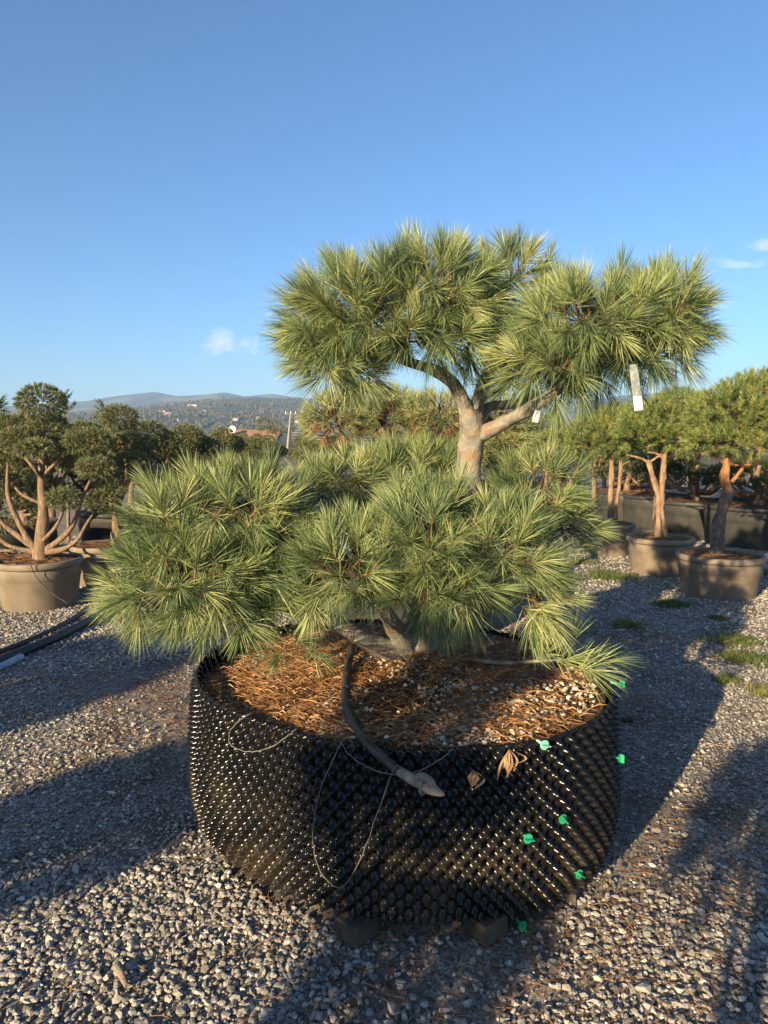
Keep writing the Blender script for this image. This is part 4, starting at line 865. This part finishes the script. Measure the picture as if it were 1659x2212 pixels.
# weeds
def weed(px, py, w, h, seed, label, n=None, dry=.35):
    g = np.random.default_rng(seed); c = atz(px, py); n = n or int(1500*w); k = 14
    P = np.stack([g.normal(0, w*.4, n), g.normal(0, w*.35, n), np.zeros(n)], 1); P[:, 2] = gz(P[:, 0]+c[0], P[:, 1]+c[1])
    A = nrm(np.concatenate([g.normal(0, .5, (n, 2)), np.ones((n, 1))], 1))
    V, F, T = tufts(P, A, g, h, 5, .004, .004, 2, spread=(50, 10), droop=.25, t0=dry); o = mesh('grass_tuft', V, F, M['grass'], None, False, T); o.location = (c[0], c[1], 0)
    tag(o, label, 'grass tuft', 'weeds growing in the gravel')
weed(1318, 1248, .34, .07, 1, 'wide green weed patch in front of the pot with the curved shadow')
weed(1452, 1311, .17, .07, 2, 'green weed tuft at the shadow edge before the shadow-striped pot')
weed(1354, 1357, .11, .08, 3, 'yellow and dark green weed tuft alone in the gravel shade', dry=.6)
weed(1585, 1388, .22, .06, 4, 'flat green weed patch crossing the shadow tip')
weed(1610, 1425, .20, .06, 5, 'feathery grey-green weed lying just beyond the shadow tip')
weed(1572, 1475, .08, .06, 6, 'small weed sprig on the shadow corner')
weed(1655, 1500, .10, .07, 7, 'yellowish weed tuft in the sunlit gravel', dry=.65)
weed(1648, 1240, .16, .07, 8, 'green weed beside the shadow-striped pot', dry=.5)
weed(1550, 1340, .09, .04, 9, 'low dark weed in front of the shadow-striped pot')
weed(1260, 1218, .2, .05, 10, 'dry mossy weed patch between the pots and the big pine', dry=.7)

# ================================================================== middle distance: pole, roof, umbrella pine
M['concrete'] = noise_mat('grey_concrete', [(.3, (.24, .20, .16)), (.7, (.33, .28, .22))], 2, .9)
pt, pb = at(628, 893, 100), at(617, 1010, 100); pb = pb+(pb-pt)*(pb[2]/(pt[2]-pb[2]))
up = empty('utility_pole', tuple(pb), 'leaning grey utility pole with small insulators above the clipped pines', 'utility pole')
b = MB(); b.tube([(0, 0, -.2), tuple(pt-pb)], [.19, .12], 10); b.build('pole', M['concrete'], up)
b = MB(); b.box(tuple(pt-pb+[0, 0, -.1]), (1.7, .12, .12), .35); b.build('crossarm', M['concrete'], up, False)
for s_ in (-.7, 0, .7):
    b = MB(); b.tube([pt-pb+[s_*.94, s_*.34, -.04], pt-pb+[s_*.94, s_*.34, .28]], [.07, .05], 8); b.build('insulator', M['card'], up)
for q, dz in enumerate((-2.6, -3.0, -3.4)):
    a0 = np.array([pt[0], pt[1], pt[2]+dz]); pts = [a0+np.array([t*60, t*20, -1.2*math.sin(t*math.pi)]) for t in np.linspace(0, 1, 14)]; b = MB(); b.tube(np.array(pts)-a0, .025, 5); o = b.build('overhead_wire', M['string']); o.location = tuple(a0); tag(o, 'thin overhead wire running from the utility pole', 'wire', 'overhead wires')
rc = at(545, 945, 125); hb = empty('farm_shed', (rc[0], rc[1], 0), 'long low shed with brown roof beyond the nursery rows', 'building')
b = MB(); b.box((0, 0, .9), (9.2, 5, 1.8)); b.build('wall', M['house'], hb, False)
b = MB(); b.add([[-5, -2.9, 1.75], [5, -2.9, 1.75], [5, 2.9, 1.75], [-5, 2.9, 1.75], [-5, 0, 2.9], [5, 0, 2.9]], [[0, 1, 5], [0, 5, 4], [2, 3, 4], [2, 4, 5], [0, 4, 3], [1, 2, 5], [0, 3, 2], [0, 2, 1]]); b.build('roof', M['roof'], hb, False)
for x_ in (-3, 0, 3):
    b = MB(); b.box((x_, -2.52, 1.0), (1.0, .08, 1.0)); b.build('window', M['window'], hb, False)
dc = at(502, 929, 122); ds = empty('satellite_dish', tuple(dc), 'round white satellite dish on the brown roofed shed', 'satellite dish')
b = MB(); a = np.linspace(0, .8, 7); Q = np.stack([np.sin(a)*1.0, np.cos(a)*1.0-1], 1); b.lathe(np.stack([Q[:, 0], -Q[:, 1]*.6], 1), sides=24); o = b.build('dish', M['card'], ds); o.rotation_euler = (R(75), 0, R(-20))
b = MB(); b.tube([(0, .3, -2.4), (0, .3, -.4), (0, 0, 0)], .06, 6); b.build('mast', M['concrete'], ds)
ub = at(588, 985, 70); ub[2] = 0
ue = empty('umbrella_pine', tuple(ub), 'umbrella-shaped pine with four separate heads against the hillside', 'tree')
b = MB(); limb(b, [(0, 0, 0), (.2, 0, 1.2), (.35, 0, 1.9), (.1, 0, 2.6)], [.16, .13, .11, .06], 14, 8, .1, 3); b.build('trunk', M['bark_pale'], ue)
for q, (zx, zy, rx, ry) in enumerate([(712, 427, 48, 26), (795, 445, 40, 20), (735, 478, 58, 24), (812, 497, 52, 24)]):
    px, py = (400+zx/2.765)*.864, (900+zy/2.765)*.864; s = 70/FPX*.3125; c = at(px, py, 70)-ub
    bb = MB(); limb(bb, [(.35, 0, 1.7), (c[0]*.7+.1, 0, c[2]-.5), tuple(c)], [.09, .06, .03], 10, 6, .1, q); bb.build('branch', M['bark_pale'], ue)
    crown(ue, [(c, (rx*s-.08, rx*s*.8, ry*s-.06))], M['needle_ball'], 900+q, .16, .17, 9, .1, .03, 1, up=.4, lo=-.3, twig_step=0, droop=0)
# wispy young trees behind the left row
def wispy(loc, h, seed, label):
    g = np.random.default_rng(seed); e = empty('young_olive_tree', loc, label, 'tree', 'wispy young trees'); b = MB(); limb(b, [(0, 0, 0), (.03, 0, h*.5), (0, .02, h)], [.03, .02, .005], 14, 6, .1, seed); b.build('trunk', M['bark_pale'], e)
    P, A = [], []
    for q in range(60):
        z = h*(.35+.63*g.random()); a = g.random()*6.28; L = .45*(1.1-z/h)+.1; u = nrm(np.array([math.cos(a), math.sin(a), .9]))
        for t in np.linspace(.2, 1, 6): P.append(np.array([0, 0, z])+u*L*t); A.append(u+np.array([0, 0, .3]))
    V, F, T = tufts(np.array(P), nrm(np.array(A)), g, .06, 5, .04, .016, 1, droop=0, spread=(60, 25)); mesh('crown', V, F, M['needle_ball'], e, False, T)
    return e
wispy((-4.9, 8.9, 0), 2.12, 1, 'wispy young tree rising behind the dark container'); wispy((-4.75, 10.6, 0), 2.2, 2, 'wispy young tree with a thin tip behind the pom-pom row'); wispy((-4.5, 11.6, 0), 2.08, 3, 'wispy young tree beside the thin-tipped one'); wispy((-4.3, 7.6, 0), 2.25, 4, 'wispy young tree behind the bushy dark pine')

# ================================================================== clouds and haze
def cloud(px, py, rx, ry, label, seed, dens):
    Yd = 5200; c = at(px, py, Yd); s = Yd/FPX
    m = bpy.data.materials.new('cloud_vapour'); m.use_nodes = True; t = m.node_tree; t.nodes.clear()
    out = t.nodes.new('ShaderNodeOutputMaterial'); v = t.nodes.new('ShaderNodeVolumePrincipled'); v.inputs['Color'].default_value = (1, 1, 1, 1); v.inputs['Anisotropy'].default_value = -.1
    tc = t.nodes.new('ShaderNodeTexCoord'); ln = t.nodes.new('ShaderNodeVectorMath'); ln.operation = 'LENGTH'; t.links.new(tc.outputs['Object'], ln.inputs[0])
    mp = t.nodes.new('ShaderNodeMapping'); mp.inputs['Location'].default_value = (seed*3.7, seed, 0); t.links.new(tc.outputs['Object'], mp.inputs[0])
    n = noise(t, 1.7, 6, .62, mp.outputs[0]); f = math_(t, 'SUBTRACT', math_(t, 'SUBTRACT', math_(t, 'MULTIPLY', n, 2.1), .55), ln.outputs['Value'])
    f = math_(t, 'MULTIPLY', math_(t, 'MAXIMUM', f, 0.0), dens); t.links.new(f, v.inputs['Density']); t.links.new(v.outputs[0], out.inputs['Volume'])
    o = mesh('cloud', ICO2_V, ICO2_F, m); o.location = tuple(c); o.scale = (rx*s*1.9, ry*s*1.7, ry*s*1.9); tag(o, label, 'cloud', 'small clouds')
cloud(482, 742, 40, 30, 'larger puffy cloud of the pair above the hills', 1, .008)
cloud(538, 744, 22, 20, 'smaller puffy cloud of the pair above the hills', 2, .009)
cloud(580, 680, 15, 7, 'tiny flat cloud scrap above the pair', 3, .03)
cloud(1600, 570, 50, 16, 'wispy torn cloud above the orange-barked pines', 4, .012)
cloud(1655, 528, 30, 14, 'bright wisp trailing above the torn cloud', 5, .014)
hm = bpy.data.materials.new('air'); hm.use_nodes = True; t = hm.node_tree; t.nodes.clear()
out = t.nodes.new('ShaderNodeOutputMaterial'); v = t.nodes.new('ShaderNodeVolumePrincipled'); v.inputs['Color'].default_value = (.42, .66, 1, 1); v.inputs['Density'].default_value = .00024
t.links.new(v.outputs[0], out.inputs['Volume'])
b = MB(); b.box((0, 0, 99), (8000, 8000, 206)); hzo = b.build('haze', hm, None, False); tag(hzo, 'thin bluish air over the valley', None, None, 'stuff')
